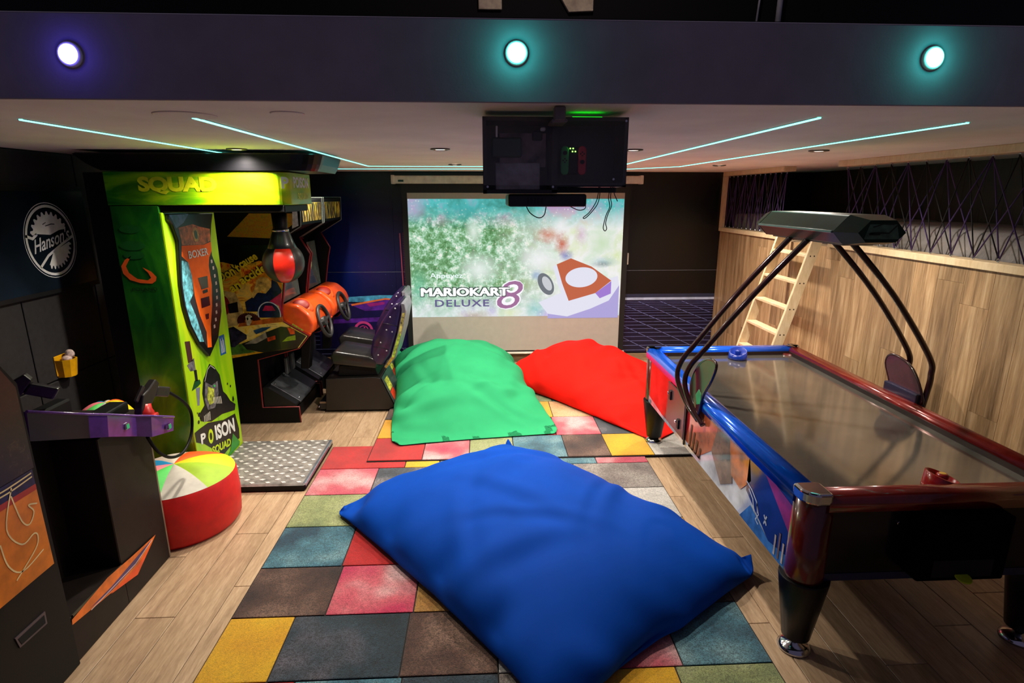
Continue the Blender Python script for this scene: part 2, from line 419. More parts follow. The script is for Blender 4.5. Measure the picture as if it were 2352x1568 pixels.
# LED strips in the ceiling
LED = M('led_strip_glow', (150, 255, 238), 0.4, var=0.0, emis=(110, 255, 232), es=4.0); LEDC = M('led_channel', (170, 190, 185), 0.5)
def strip(pts, lb):
    r = thing('led_strip', lb, 'light strip', (pts[0][0], pts[0][1], ZC), 'ceiling light strips')
    for nm, wd, dz, m in (('channel', 0.022, 0.002, LEDC), ('diffuser', 0.014, 0.005, LED)):
        P = [Vector(p) for p in pts]; L = []; Rr = []
        for i, p in enumerate(P):
            d0 = (P[i] - P[i - 1]).normalized() if i else (P[1] - P[0]).normalized(); d1 = (P[i + 1] - P[i]).normalized() if i < len(P) - 1 else d0
            d = (d0 + d1).normalized(); n = Vector((-d.y, d.x)) * (wd / 2) / max(0.5, d.dot(d1)); L.append(p + n); Rr.append(p - n)
        n = len(P); vs = [(p.x, p.y, z) for z in (ZC, ZC - dz) for p in L + Rr]
        fs = []
        for i in range(n - 1):
            a, b_, c_, d_ = i, i + 1, n + i + 1, n + i; q = 2 * n
            fs += [(a + q, b_ + q, c_ + q, d_ + q), (a, b_, b_ + q, a + q), (c_, d_, d_ + q, c_ + q)]
        fs += [(0, n, n + 2 * n, 2 * n), (n - 1, 2 * n - 1, 4 * n - 1, 3 * n - 1)]
        B().raw(vs, fs).build(nm, m, r)
strip([(-1.67, 2.28), (-1.67, 6.12), (1.46, 6.05), (1.845, 5.5), (1.83, 2.2)], 'outer cyan light strip running around the ceiling')
strip([(-1.02, 2.2), (-1.06, 5.55), (1.25, 5.58), (1.19, 2.09)], 'inner cyan light strip running around the ceiling')

# coloured spots on the fascia
for x, z, c, e, lb, pw in ((-1.161, 2.387, (60, 40, 255), 6.0, 'blue glowing round spotlight at left end of the fascia', 0.12), (0.102, 2.404, (40, 255, 240), 12.0, 'cyan glowing round spotlight above the projector box', 0.26), (1.364, 2.404, (40, 255, 240), 12.0, 'cyan glowing round spotlight at right end of the fascia', 0.22)):
    r = thing('fascia_spotlight', lb, 'spotlight', (x, YF, z), 'fascia spotlights')
    B().lathe([(0.034, 0.0), (0.034, 0.008), (0.027, 0.012), (0.026, 0.006)], (x, YF, z), 24, axis=(0, -1, 0)).build('bezel', CEILM, r)
    lens = M('spot_lens_%d' % int(c[0] + c[1]), c, 0.3, var=0.0, emis=tuple(min(255, int(v * 0.45 + 140)) for v in c), es=e)
    B().lathe([(0.026, 0.006), (0.025, 0.014), (0.019, 0.022), (0.010, 0.027), (0.002, 0.028)], (x, YF, z), 24, axis=(0, -1, 0)).build('lens', lens, r)
    ld = bpy.data.lights.new('fascia_lamp', 'POINT'); ld.energy = pw; ld.color = lin(c)[:3]; ld.shadow_soft_size = 0.02
    lo = bpy.data.objects.new('lamp', ld); COL.objects.link(lo); lo.parent = r; lo.location = (0, -0.050, 0)
# an unseen dim lamp added to brighten the few things upstairs
ld = bpy.data.lights.new('upper_fill', 'POINT'); ld.energy = 25; ld.color = (1, 0.82, 0.7); ld.shadow_soft_size = 0.1
lo = bpy.data.objects.new('upper_fill_light', ld); COL.objects.link(lo); lo.location = (0.6, 3.6, 4.4)
CRM = M('cream_card', (235, 205, 180), 0.7, var=0.15)
tag(B().box(-0.02, 0.17, 5.17, 5.2, 3.475, 3.8, 0.004, 1).build('wall_panel', CRM), 'cream panel on the dark upper wall above the cyan spotlight', 'panel')
tag(B().prism([(0.63, 3.6), (0.72, 3.462), (0.92, 3.472), (0.92, 3.8), (0.63, 3.8)], 'y', 5.16, 5.2, 0.003, 1).build('wall_panel', CRM), 'cream slanted panel on the dark upper wall right of centre', 'panel')
tag(B().cyl((2.30, 5.17, 3.41), (2.33, 5.17, 3.9), 0.008).build('rod', M('white_rod', (200, 200, 210), 0.5)), 'thin white rod on the dark upper wall', 'rod')
tag(B().cyl((2.48, 5.165, 3.40), (2.49, 5.165, 3.9), 0.022).build('tube', M('white_rod', (200, 200, 210), 0.5)), 'thick pale tube on the dark upper wall', 'tube')

# ================================================================== RUGS
def rugmat(name, stops, speck=0.5):
    if name in MATS: return MATS[name]
    t = NT(name); v = t.coords('Position')
    a = t.noise(v, 3.0, 2, 0.5); f = t.noise(v, 210, 3, 0.85); f2 = t.noise(v, 55, 4, 0.75)
    c = t.ramp(a, [(0.32 + 0.36 * i / max(1, len(stops) - 1), s) for i, s in enumerate(stops)])
    sp = t.ramp(f, [(0.38, (int(255 - 235 * speck),) * 3), (0.56, (255, 255, 255))])
    sp2 = t.ramp(f2, [(0.3, (int(255 - 110 * speck),) * 3), (0.6, (255, 255, 255))])
    t.base(t.mix(1.0, t.mix(1.0, c, sp, 'MULTIPLY'), sp2, 'MULTIPLY'))
    t.p.inputs['Roughness'].default_value = 0.95; t.p.inputs['Specular IOR Level'].default_value = 0.1
    t.p.inputs['Sheen Weight'].default_value = 0.3
    t.bump(f, 0.9, 0.006); MATS[name] = t.m; return t.m
RC = {
 'red': rugmat('rug_red', [(170, 8, 12), (205, 18, 20), (190, 10, 14)], 0.25),
 'pink': rugmat('rug_pink', [(212, 44, 92), (228, 104, 118), (246, 196, 196)], 0.35),
 'sage': rugmat('rug_sage', [(120, 140, 92), (172, 182, 118), (196, 200, 150)], 0.45),
 'teal': rugmat('rug_teal', [(24, 78, 102), (80, 142, 162), (150, 196, 204)], 0.65),
 'brown': rugmat('rug_brown', [(58, 32, 26), (104, 70, 56), (160, 124, 104)], 0.8),
 'yellow': rugmat('rug_yellow', [(226, 158, 8), (240, 180, 14), (246, 194, 24)], 0.2),
 'slate': rugmat('rug_slate', [(36, 48, 62), (88, 96, 108), (164, 156, 160)], 0.8),
 'ochre': rugmat('rug_ochre', [(176, 112, 40), (208, 156, 72), (226, 178, 110)], 0.45),
 'grey': rugmat('rug_grey', [(126, 112, 110), (176, 164, 156), (206, 198, 188)], 0.6),
 'white': rugmat('rug_white', [(204, 200, 192), (226, 222, 214), (236, 232, 226)], 0.3),
 'lime': rugmat('rug_lime', [(186, 186, 52), (216, 210, 70), (226, 220, 96)], 0.3),
 'dteal': rugmat('rug_dark_teal', [(16, 44, 56), (52, 76, 90), (112, 108, 122)], 0.85),
 'peach': rugmat('rug_peach', [(220, 150, 90), (236, 182, 120), (240, 200, 150)], 0.35)}
RB = M('rug_backing', (22, 16, 14), 0.9)
def rug(label, x0, x1, y0, y1, z, th, cells):
    r = thing('patchwork_rug', label, 'rug', ((x0 + x1) / 2, (y0 + y1) / 2, z), 'patchwork rugs')
    B().box(x0 - 0.004, x1 + 0.004, y0 - 0.004, y1 + 0.004, z, z + th * 0.55, 0.002, 1).build('backing', RB, r)
    for a0, a1, b0, b1, c in cells:
        B().box(a0 + 0.003, a1 - 0.003, b0 + 0.003, b1 - 0.003, z + th * 0.5, z + th, 0.0045, 2).build('rug_block', RC[c], r)
R1 = []
rows = [(3.97, 4.37), (3.585, 3.97), (3.195, 3.585), (2.795, 3.195), (2.41, 2.795), (2.02, 2.41), (1.62, 2.02), (1.22, 1.62), (0.82, 1.22)]
lay = [
 [(-1.25, -0.62, 'red'), (-0.62, -0.36, 'yellow'), (-0.36, 0.05, 'slate'), (0.05, 0.45, 'red'), (0.45, 0.85, 'teal'), (0.85, 1.25, 'pink')],
 [(-1.25, -0.81, 'pink'), (-0.81, -0.2, 'slate'), (-0.2, 0.3, 'sage'), (0.3, 0.66, 'yellow'), (0.66, 1.25, 'grey')],
 [(-1.25, -0.81, 'sage'), (-0.81, -0.55, 'lime'), (-0.55, 0.1, 'teal'), (0.1, 0.82, 'peach'), (0.82, 1.25, 'white')],
 [(-1.25, -0.81, 'teal'), (-0.81, -0.37, 'red'), (-0.37, 0.3, 'brown'), (0.3, 0.85, 'slate'), (0.85, 1.25, 'yellow')],
 [(-1.25, -0.80, 'brown'), (-0.80, -0.37, 'pink'), (-0.37, 0.04, 'ochre'), (0.04, 0.45, 'sage'), (0.45, 0.85, 'yellow'), (0.85, 1.25, 'brown')],
 [(-1.25, -0.94, 'yellow'), (-0.94, -0.385, 'dteal'), (-0.385, 0.04, 'brown'), (0.04, 0.45, 'white'), (0.45, 0.85, 'pink'), (0.85, 1.25, 'teal')],
 [(-1.25, -0.82, 'red'), (-0.82, -0.37, 'teal'), (-0.37, 0.04, 'dteal'), (0.04, 0.45, 'grey'), (0.45, 0.81, 'yellow'), (0.81, 1.25, 'sage')],
 [(-1.25, -0.6, 'pink'), (-0.6, 0.04, 'sage'), (0.04, 0.6, 'brown'), (0.6, 1.25, 'red')],
 [(-1.25, -0.8, 'teal'), (-0.8, -0.1, 'yellow'), (-0.1, 0.5, 'slate'), (0.5, 1.25, 'white')]]
for (b0, b1), cs in zip(rows, lay):
    for a0, a1, c in cs: R1.append((a0, a1, b0, b1, c))
rug('large multicoloured patchwork rug under the blue cushion', -1.25, 1.25, 0.82, 4.37, 0.0, 0.012, R1)
R2 = []
rows = [(4.07, 4.49), (4.49, 4.90), (4.90, 5.31), (5.31, 5.72), (5.72, 6.13), (6.13, 6.52)]
lay = [
 [(-0.92, -0.50, 'red'), (-0.50, -0.135, 'pink'), (-0.135, 0.22, 'sage'), (0.22, 0.64, 'teal'), (0.64, 0.985, 'brown'), (0.985, 1.33, 'yellow'), (1.33, 1.72, 'white')],
 [(-0.92, -0.62, 'yellow'), (-0.62, -0.135, 'slate'), (-0.135, 0.26, 'lime'), (0.26, 0.60, 'red'), (0.60, 0.99, 'pink'), (0.99, 1.4, 'slate'), (1.4, 1.72, 'teal')],
 [(-0.92, -0.5, 'brown'), (-0.5, 0.0, 'teal'), (0.0, 0.35, 'red'), (0.35, 0.62, 'yellow'), (0.62, 1.05, 'peach'), (1.05, 1.72, 'sage')],
 [(-0.92, -0.4, 'pink'), (-0.4, 0.2, 'yellow'), (0.2, 0.66, 'sage'), (0.66, 1.2, 'teal'), (1.2, 1.72, 'red')],
 [(-0.92, -0.3, 'slate'), (-0.3, 0.15, 'red'), (0.15, 0.8, 'yellow'), (0.8, 1.72, 'brown')],
 [(-0.92, -0.2, 'teal'), (-0.2, 0.35, 'pink'), (0.35, 0.9, 'yellow'), (0.9, 1.72, 'ochre')]]
for (b0, b1), cs in zip(rows, lay):
    for a0, a1, c in cs: R2.append((a0, a1, b0, b1, c))
rug('multicoloured patchwork rug by the projection screen, overlapping the nearer rug', -0.92, 1.72, 4.07, 6.52, 0.0125, 0.012, R2)

# ================================================================== FLOOR CUSHIONS (a small cloth solver fills each bag)
def cushion(label, cor, dims, vol, mat, n=54, m=40, steps=170, seed=1, zfloor=0.03, solid=None, pucker=0.004, creases=16, deep=1.0, bias=0.0):
    """cor: pinned corner points in order (u0v0, u1v0, u1v1, u0v1); dims: flat size along u and v"""
    rng = np.random.default_rng(seed); c = np.array(cor, float)
    u = np.linspace(0, 1, n)[:, None, None]; v = np.linspace(0, 1, m)[None, :, None]
    flat = (1 - u) * (1 - v) * c[0] + u * (1 - v) * c[1] + u * v * c[2] + (1 - u) * v * c[3]
    bowl = np.sin(math.pi * u) * np.sin(math.pi * v)
    P = np.stack([flat + bowl * np.array([0, 0, 0.10]), flat - bowl * np.array([0, 0, 0.005])], 0)
    P[..., 2] += rng.normal(0, 0.004, P.shape[:-1]); P[..., 2] = np.maximum(P[..., 2], zfloor)
    lu, lv = dims[0] / (n - 1), dims[1] / (m - 1); ld_ = math.hypot(lu, lv)
    def con(A, Bv, rest, k, push):
        d = Bv - A; l = np.linalg.norm(d, axis=-1, keepdims=True) + 1e-9
        e = (l - rest)
        e = np.where(e < 0, e * push, e)
        q = d / l * e * (0.5 * k); return q
    prev = P.copy(); dt = 1 / 60.
    edge = np.zeros((n, m), bool); edge[0] = edge[-1] = True; edge[:, 0] = edge[:, -1] = True
    cidx = [(0, 0), (n - 1, 0), (n - 1, m - 1), (0, m - 1)]
    def seam():
        a = (P[0][edge] + P[1][edge]) * 0.5; P[0][edge] = a; P[1][edge] = a
        for (i, j), q in zip(cidx, c): P[:, i, j] = q
    for s in range(steps):
        # pressure from missing volume
        N = np.zeros_like(P)
        for k in (0, 1):
            du = np.zeros_like(P[k]); dv = np.zeros_like(P[k])
            du[1:-1] = P[k][2:] - P[k][:-2]; dv[:, 1:-1] = P[k][:, 2:] - P[k][:, :-2]
            nn = np.cross(du, dv) * 0.25
            N[k] = nn if k == 0 else -nn
        sg = 1.0 if N[0][..., 2].sum() > 0 else -1.0; N *= sg
        V = float((P[0] * N[0]).sum() + (P[1] * N[1]).sum()) / 3.0
        pr = np.clip((vol - V) / vol, 0.0, 1.0) * 900.0
        acc = N / (lu * lv) * pr * 0.06 * (1.0 + bias * (2 * v[None] - 1))
        acc[..., 2] -= 6.0
        vel = (P - prev) * (0.97 if s < steps * 0.6 else 0.9)
        prev = P.copy(); P = P + np.clip(vel, -0.05, 0.05) + acc * dt * dt
        for it in range(9):
            for par in (0, 1):
                A = P[:, par:n - 1:2]; C_ = P[:, par + 1:n:2]; q = con(A, C_, lu, 0.95, 0.3); A += q; C_ -= q
            for par in (0, 1):
                A = P[:, :, par:m - 1:2]; C_ = P[:, :, par + 1:m:2]; q = con(A, C_, lv, 0.95, 0.3); A += q; C_ -= q
            for par in (0, 1):
                A = P[:, par:n - 1:2, :-1]; C_ = P[:, par + 1:n:2, 1:]; q = con(A, C_, ld_, 0.35, 0.12); A += q; C_ -= q
                A = P[:, par:n - 1:2, 1:]; C_ = P[:, par + 1:n:2, :-1]; q = con(A, C_, ld_, 0.35, 0.12); A += q; C_ -= q
            A = P[:, :-2]; C_ = P[:, 2:]; q = con(A, C_, 2 * lu, 0.05, 0.5); A += q; C_ -= q
            A = P[:, :, :-2]; C_ = P[:, :, 2:]; q = con(A, C_, 2 * lv, 0.05, 0.5); A += q; C_ -= q
            seam()
        low = P[..., 2] < zfloor
        P[..., 2] = np.maximum(P[..., 2], zfloor)
        if solid is not None: P = solid(P)
        prev[low] = P[low] * 0.6 + prev[low] * 0.4
        seam()
    # folds: gathers that run in from the seams and a few soft creases across the top
    du = np.gradient(P, axis=1); dv = np.gradient(P, axis=2); N = np.cross(du, dv); N /= np.linalg.norm(N, axis=-1, keepdims=True) + 1e-9
    if N[0][..., 2].mean() < 0: N = -N
    N[1] = -N[1]
    U = np.linspace(0, dims[0], n)[:, None] * np.ones((1, m)); Vv = np.linspace(0, dims[1], m)[None, :] * np.ones((n, 1))
    def wave(s_, k):
        r_ = np.random.default_rng(seed * 31 + k); out = 0
        for f in (8, 13, 19, 27): out = out + r_.normal(0, 1.0) * np.sin(f * s_ + r_.uniform(0, 6.28)) / (f / 9) ** 0.6
        return np.sign(out) * np.abs(out) ** 1.3
    D = np.zeros((n, m))
    for k, (dist, along) in enumerate(((U, Vv), (dims[0] - U, Vv), (Vv, U), (dims[1] - Vv, U))):
        D += pucker * wave(along + 0.25 * dist, k) * np.exp(-((dist - 0.10) / 0.13) ** 2)
    for k in range(creases):
        c0 = rng.uniform(0.15, 0.85, 2) * np.array(dims); an = rng.uniform(0, math.pi); ln = rng.uniform(0.15, 0.4); wd = rng.uniform(0.045, 0.12); am = deep * rng.uniform(0.006, 0.015)
        x_ = (U - c0[0]) * math.cos(an) + (Vv - c0[1]) * math.sin(an); y_2 = -(U - c0[0]) * math.sin(an) + (Vv - c0[1]) * math.cos(an) + 0.25 * x_ * x_
        D += am * 2.2 * (y_2 / wd) * np.exp(-(y_2 / wd) ** 2) * np.exp(-(x_ / ln) ** 2)
    inner = np.clip(np.minimum(np.minimum(U, dims[0] - U), np.minimum(Vv, dims[1] - Vv)) / 0.06, 0, 1)
    P[0] += N[0] * (D * inner)[..., None]; P[1] += N[1] * (D * inner * 0.6)[..., None] * (P[1][..., 2:3] > zfloor + 0.02)
    P[..., 2] = np.maximum(P[..., 2], zfloor)
    vid = np.full((2, n, m), -1, int); verts = []
    for k in (0, 1):
        for i in range(n):
            for j in range(m):
                if k == 1 and edge[i, j]: vid[1, i, j] = vid[0, i, j]
                else: vid[k, i, j] = len(verts); verts.append(tuple(P[k, i, j]))
    faces = []
    for k in (0, 1):
        for i in range(n - 1):
            for j in range(m - 1):
                f = (vid[k, i, j], vid[k, i + 1, j], vid[k, i + 1, j + 1], vid[k, i, j + 1])
                faces.append(f if k == 0 else f[::-1])
    ctr = c.mean(0); loc = (float(ctr[0]), float(ctr[1]), 0.0)
    b = B().raw(verts, faces, True); o = b.build('floor_cushion', mat, None, loc, 1)
    return tag(o, label, 'cushion', 'big floor cushions')
def cloth(name, col, sheen):
    t = NT(name); v = t.coords('Object')
    f = t.noise(v, 3.0, 3); w1 = t.noise(v, 420, 2, 0.6)
    t.base(t.ramp(f, [(0.3, tuple(c * 0.93 for c in col)), (0.7, col)]))
    t.p.inputs['Roughness'].default_value = 0.75; t.p.inputs['Specular IOR Level'].default_value = 0.08
    t.p.inputs['Sheen Weight'].default_value = 0.0; t.p.inputs['Sheen Tint'].default_value = lin(sheen)
    t.bump(w1, 0.12, 0.002); return t.m
cushion('huge royal blue floor cushion lying diagonally on the rug in front', [(-0.90, 3.34, 0.07), (0.29, 1.84, 0.05), (1.42, 2.62, 0.15), (0.17, 4.17, 0.16)], (2.14, 1.56), 0.72, cloth('blue_cloth', (0, 64, 164), (60, 110, 240)), 72, 54, 150, 3, pucker=0.009, creases=14)
cushion('big green floor cushion beside the racing seat, below the screen', [(-0.70, 4.36, 0.04), (0.57, 4.51, 0.04), (0.24, 6.44, 0.20), (-1.0, 6.30, 0.36)], (1.47, 2.20), 0.70, cloth('green_cloth', (48, 160, 106), (80, 200, 140)), 52, 72, 150, 5, 0.035, pucker=0.02, creases=30, deep=1.5, bias=0.6)
cushion('big red floor cushion half under the hockey table, below the screen', [(1.44, 4.37, 0.04), (2.30, 5.18, 0.10), (1.17, 6.50, 0.36), (0.36, 5.86, 0.10)], (1.40, 2.12), 0.66, cloth('red_cloth', (232, 26, 16), (255, 90, 70)), 52, 72, 150, 8, 0.035, pucker=0.015, creases=26, deep=1.3, bias=0.55)

# ================================================================== PROJECTION SCREEN
ys = 6.72
scr = thing('projection_screen', 'white roll-down projection screen showing a racing game title picture', 'screen', (0.39, ys, 0.12))
WHITE = M('white_plastic', (214, 210, 196), 0.45)
case = B().box(-1.01, 1.81, 6.66, 6.76, 2.135, 2.222, 0.012, 2).build('case', WHITE, scr)
B().box(-1.03, -0.99, 6.655, 6.765, 2.13, 2.228, 0.008, 2).build('end_cap', WHITE, case); B().box(1.79, 1.83, 6.655, 6.765, 2.13, 2.228, 0.008, 2).build('end_cap', WHITE, case)
B().box(-0.95, -0.89, 6.656, 6.661, 2.155, 2.175).build('badge', M('badge_green', (24, 60, 46), 0.4), case)
B().box(-0.925, 1.70, ys, ys + 0.004, 0.13, 2.14).build('border', M('screen_border', (9, 9, 10), 0.6), scr)
B().box(-0.865, 1.635, ys - 0.003, ys - 0.0005, 0.17, 2.035).build('fabric', M('screen_fabric', (176, 170, 160), 0.85, var=0.02, spec=0.1), scr)
bar = B().cyl((-0.93, ys, 0.135), (1.71, ys, 0.135), 0.016).build('bottom_bar', WHITE, scr)
t = NT('projected_picture'); v = t.coords('Position'); s3 = t.n('ShaderNodeSeparateXYZ'); t.l(v, s3.inputs[0])
def rng_(sock, a, b_):
    m_ = t.n('ShaderNodeMapRange'); t.l(sock, m_.inputs[0]); m_.inputs[1].default_value = a; m_.inputs[2].default_value = b_; return m_.outputs[0]
n1 = t.noise(v, 3.4, 5, 0.6, 0.3); n2 = t.noise(v, 13, 7, 0.75, 0.1); n3 = t.noise(v, 1.6, 2)
leaf = t.ramp(n2, [(0.36, (70, 124, 70)), (0.47, (112, 172, 116)), (0.55, (180, 226, 196)), (0.63, (255, 255, 246))])
sky = t.ramp(n1, [(0.35, (60, 150, 140)), (0.5, (90, 200, 200)), (0.64, (190, 160, 205))])
right = t.ramp(n1, [(0.30, (214, 238, 214)), (0.5, (250, 250, 250)), (0.7, (226, 240, 190))])
low = t.ramp(n1, [(0.32, (170, 214, 190)), (0.5, (240, 246, 250)), (0.68, (196, 178, 236))])
c1 = t.mix(rng_(s3.outputs[0], 0.1, 1.0), leaf, right)
c2 = t.mix(rng_(s3.outputs[2], 1.62, 1.88), c1, sky)
c3 = t.mix(rng_(s3.outputs[2], 0.95, 0.62), c2, low)
vo = t.n('ShaderNodeTexVoronoi'); vo.inputs['Scale'].default_value = 24; t.l(v, vo.inputs['Vector'])
bk = t.ramp(vo.outputs['Distance'], [(0.0, (255, 255, 245)), (0.10, (235, 235, 210)), (0.26, (40, 40, 30)), (0.36, (0, 0, 0))])
def blob(col, a_, c_, rx, rz, base, k=1.0):
    X0, Z0 = -0.86 + (a_ - 165) / 1790.0 * 2.49, 2.03 - (c_ - 165) / 1315.0 * 1.86
    sb_ = t.n('ShaderNodeVectorMath', operation='SUBTRACT'); t.l(v, sb_.inputs[0]); sb_.inputs[1].default_value = (X0, ys, Z0)
    mu_ = t.n('ShaderNodeVectorMath', operation='MULTIPLY'); t.l(sb_.outputs[0], mu_.inputs[0]); mu_.inputs[1].default_value = (1 / rx, 0, 1 / rz)
    le_ = t.n('ShaderNodeVectorMath', operation='LENGTH'); t.l(mu_.outputs[0], le_.inputs[0])
    q_ = t.n('ShaderNodeMath', operation='ADD'); t.l(le_.outputs['Value'], q_.inputs[0])
    w_ = t.n('ShaderNodeMath', operation='MULTIPLY'); t.l(n2, w_.inputs[0]); w_.inputs[1].default_value = 0.7; t.l(w_.outputs[0], q_.inputs[1])
    fz = t.ramp(q_.outputs[0], [(0.35, (k, k, k, 1)), (1.0, (0, 0, 0, 1))])
    return t.mix(fz, base, col)
c3 = blob((240, 250, 246), 740, 780, 0.42, 0.34, c3); c3 = blob((236, 250, 240), 700, 470, 0.16, 0.30, c3, 0.9)
c3 = blob((196, 170, 214), 210, 280, 0.26, 0.26, c3, 0.85); c3 = blob((60, 170, 170), 620, 300, 0.46, 0.20, c3, 0.8)
c3 = blob((250, 252, 255), 1250, 700, 0.40, 0.30, c3); c3 = blob((214, 116, 84), 1330, 500, 0.30, 0.17, c3, 0.85); c3 = blob((250, 250, 252), 1430, 430, 0.18, 0.18, c3)
c3 = blob((206, 232, 190), 1780, 560, 0.40, 0.34, c3, 0.7); c3 = blob((206, 160, 196), 1600, 500, 0.14, 0.2, c3, 0.6); c3 = blob((170, 206, 214), 1800, 720, 0.3, 0.12, c3, 0.8)
c3 = blob((206, 96, 66), 1440, 570, 0.16, 0.24, c3, 0.95); c3 = blob((120, 130, 200), 1480, 670, 0.16, 0.12, c3, 0.9); c3 = blob((130, 206, 206), 1230, 1120, 0.22, 0.22, c3, 0.8); c3 = blob((230, 240, 190), 1000, 1150, 0.3, 0.16, c3, 0.8); c3 = blob((110, 130, 130), 1790, 740, 0.2, 0.07, c3, 0.7); c3 = blob((140, 170, 220), 1230, 830, 0.14, 0.12, c3, 0.8); c3 = blob((190, 180, 240), 1700, 1150, 0.9, 0.24, c3, 0.8); c3 = blob((176, 150, 120), 700, 1170, 0.4, 0.12, c3, 0.7); c3 = blob((120, 214, 180), 230, 950, 0.2, 0.4, c3, 0.7)
c4 = t.mix(0.75, c3, t.mix(1.0, bk, t.ramp(n1, [(0.4, (0, 0, 0)), (0.6, (255, 255, 255))]), 'MULTIPLY'), 'SCREEN')
t.base((40, 42, 40)); t.l(c4, t.p.inputs['Emission Color']); t.p.inputs['Emission Strength'].default_value = 0.88; t.p.inputs['Roughness'].default_value = 0.8
PICT = t.m
pic = B().box(-0.862, 1.632, ys - 0.0045, ys - 0.003, 0.595, 1.968).build('picture', PICT, scr)
def em(nm, col, st): return M(nm, tuple(c * 0.2 for c in col), 0.8, var=0.0, emis=col, es=st)
def SP(a, c): return (-0.86 + (a - 165) / 1790.0 * 2.49, 2.03 - (c - 165) / 1315.0 * 1.86)
def pic_poly(nm, pts, m, k): B().poly(ay([SP(*p) for p in pts], ys - 0.0045 - 0.0008 * k)).build(nm, m, pic)
def circle(cx, cy_, rx, ry, n=40, a0=0, rot=0): return [(cx + rx * math.cos(a) * math.cos(rot) - ry * math.sin(a) * math.sin(rot), cy_ + rx * math.cos(a) * math.sin(rot) + ry * math.sin(a) * math.cos(rot)) for a in np.linspace(0, 2 * math.pi, n, endpoint=False)]
pic_poly('kart_shape', [(1250, 1060), (1420, 990), (1930, 840), (1945, 920), (1860, 1050), (1700, 1120), (1500, 1185), (1330, 1160)], em('pic_white', (236, 238, 255), 0.85), 1)
pic_poly('kart_shape', [(1330, 1160), (1500, 1185), (1700, 1120), (1860, 1050), (1945, 920), (1945, 1200), (1330, 1200)], em('pic_lilac', (186, 176, 236), 0.8), 1)
pic_poly('kart_shape', [(1400, 740), (1520, 690), (1700, 760), (1875, 880), (1740, 985), (1510, 1050), (1450, 900)], em('pic_rust', (206, 104, 70), 0.8), 2)
pic_poly('kart_shape', [(1740, 985), (1875, 885), (1875, 990), (1780, 1030)], em('pic_violet', (170, 130, 226), 0.8), 3)
pic_poly('kart_shape', circle(1615, 850, 138, 84, rot=-0.1), em('pic_white', (236, 238, 255), 0.85), 3)
pic_poly('kart_wheel', circle(1310, 905, 60, 100, rot=-0.5), em('pic_tyre', (120, 130, 140), 0.7), 1)
pic_poly('kart_wheel', circle(1320, 900, 34, 66, rot=-0.5), em('pic_rim', (214, 220, 226), 0.8), 2)
pic_poly('kart_stripe', [(1400, 740), (1450, 900), (1510, 1050), (1480, 1060), (1410, 900), (1370, 760)], em('pic_white', (236, 238, 255), 0.85), 3)
dk_ = em('pic_dark', (70, 96, 92), 0.5); wh_ = em('pic_letter', (255, 255, 255), 1.0)
def pic_text(nm, s, a0, c1, a1, c0, m, k, **kw):
    p0 = SP(a0, c1); p1 = SP(a1, c0)
    b = text(B(), s, (p0[0], ys - 0.0045 - 0.0008 * k, p0[1]), (1, 0, 0), (0, 0, 1), p1[0] - p0[0], p1[1] - p0[1], **kw); b.build(nm, m, pic)
def pic_bold(s, a0, c1, a1, c0, m, k, offs):
    b = B(); p0 = SP(a0, c1); p1 = SP(a1, c0)
    for i_, (dx_, dz_) in enumerate(offs): text(b, s, (p0[0] + dx_, ys - 0.0045 - 0.0008 * k - 0.00002 * i_, p0[1] + dz_), (1, 0, 0), (0, 0, 1), p1[0] - p0[0], p1[1] - p0[1])
    b.build('lettering', m, pic)
pic_bold('MARIOKART', 248, 1000, 988, 932, dk_, 4, [(a_, c_) for a_ in (-0.017, 0.017) for c_ in (-0.012, 0.012)] + [(0, 0.012), (0, -0.012)])
pic_bold('MARIOKART', 248, 1000, 988, 932, wh_, 5, [(-0.009, -0.003), (-0.004, 0.003), (0.004, -0.003), (0.009, 0.003)])
pic_text('lettering', 'DELUXE', 360, 1092, 822, 1032, em('pic_letter_violet', (112, 104, 160), 0.7), 4, bold=0.02, spacing=1.15)
pic_text('lettering', '8', 880, 1120, 1120, 868, em('pic_letter_white', (250, 250, 255), 0.95), 2, bold=0.05, shear=0.25)
pic_text('lettering', '8', 890, 1112, 1112, 876, em('pic_letter_pink', (176, 120, 170), 0.75), 3, bold=-0.005, shear=0.25)
pic_text('lettering', 'Appuyez', 325, 862, 600, 806, em('pic_letter_pale', (236, 248, 255), 1.1), 4)
tag(B().box(1.695, 1.735, YB - 0.02, YB - 0.0005, 1.20, 1.34, 0.004, 2).build('wall_switch', WHITE), 'small white switch plate on the black wall right of the screen', 'switch')

# ================================================================== AIR HOCKEY TABLE
hx0, hx1, hy0, hy1 = 1.30, 2.56, 2.02, 4.43
tb = thing('air_hockey_table', 'air hockey table with blue and red rails, silver playfield and overhead scorer', 'game table', (1.93, 3.22, 0))
TBLACK = M('table_black', (12, 11, 11), 0.4, coat=0.05, spec=0.25); CHROME = M('chrome', (200, 200, 205), 0.12, 1.0, var=0.02)
BLUEM = M('rail_blue', (18, 96, 232), 0.16, 0.35, var=0.05, coat=0.6); REDM = M('rail_red', (112, 26, 20), 0.2, 0.25, var=0.1, coat=0.5)
MAROON = M('post_maroon', (84, 20, 14), 0.22, coat=0.6)
body = B().box(hx0 + 0.03, hx1 - 0.03, hy0 + 0.06, hy1 - 0.06, 0.385, 0.742).build('cabinet', TBLACK, tb)
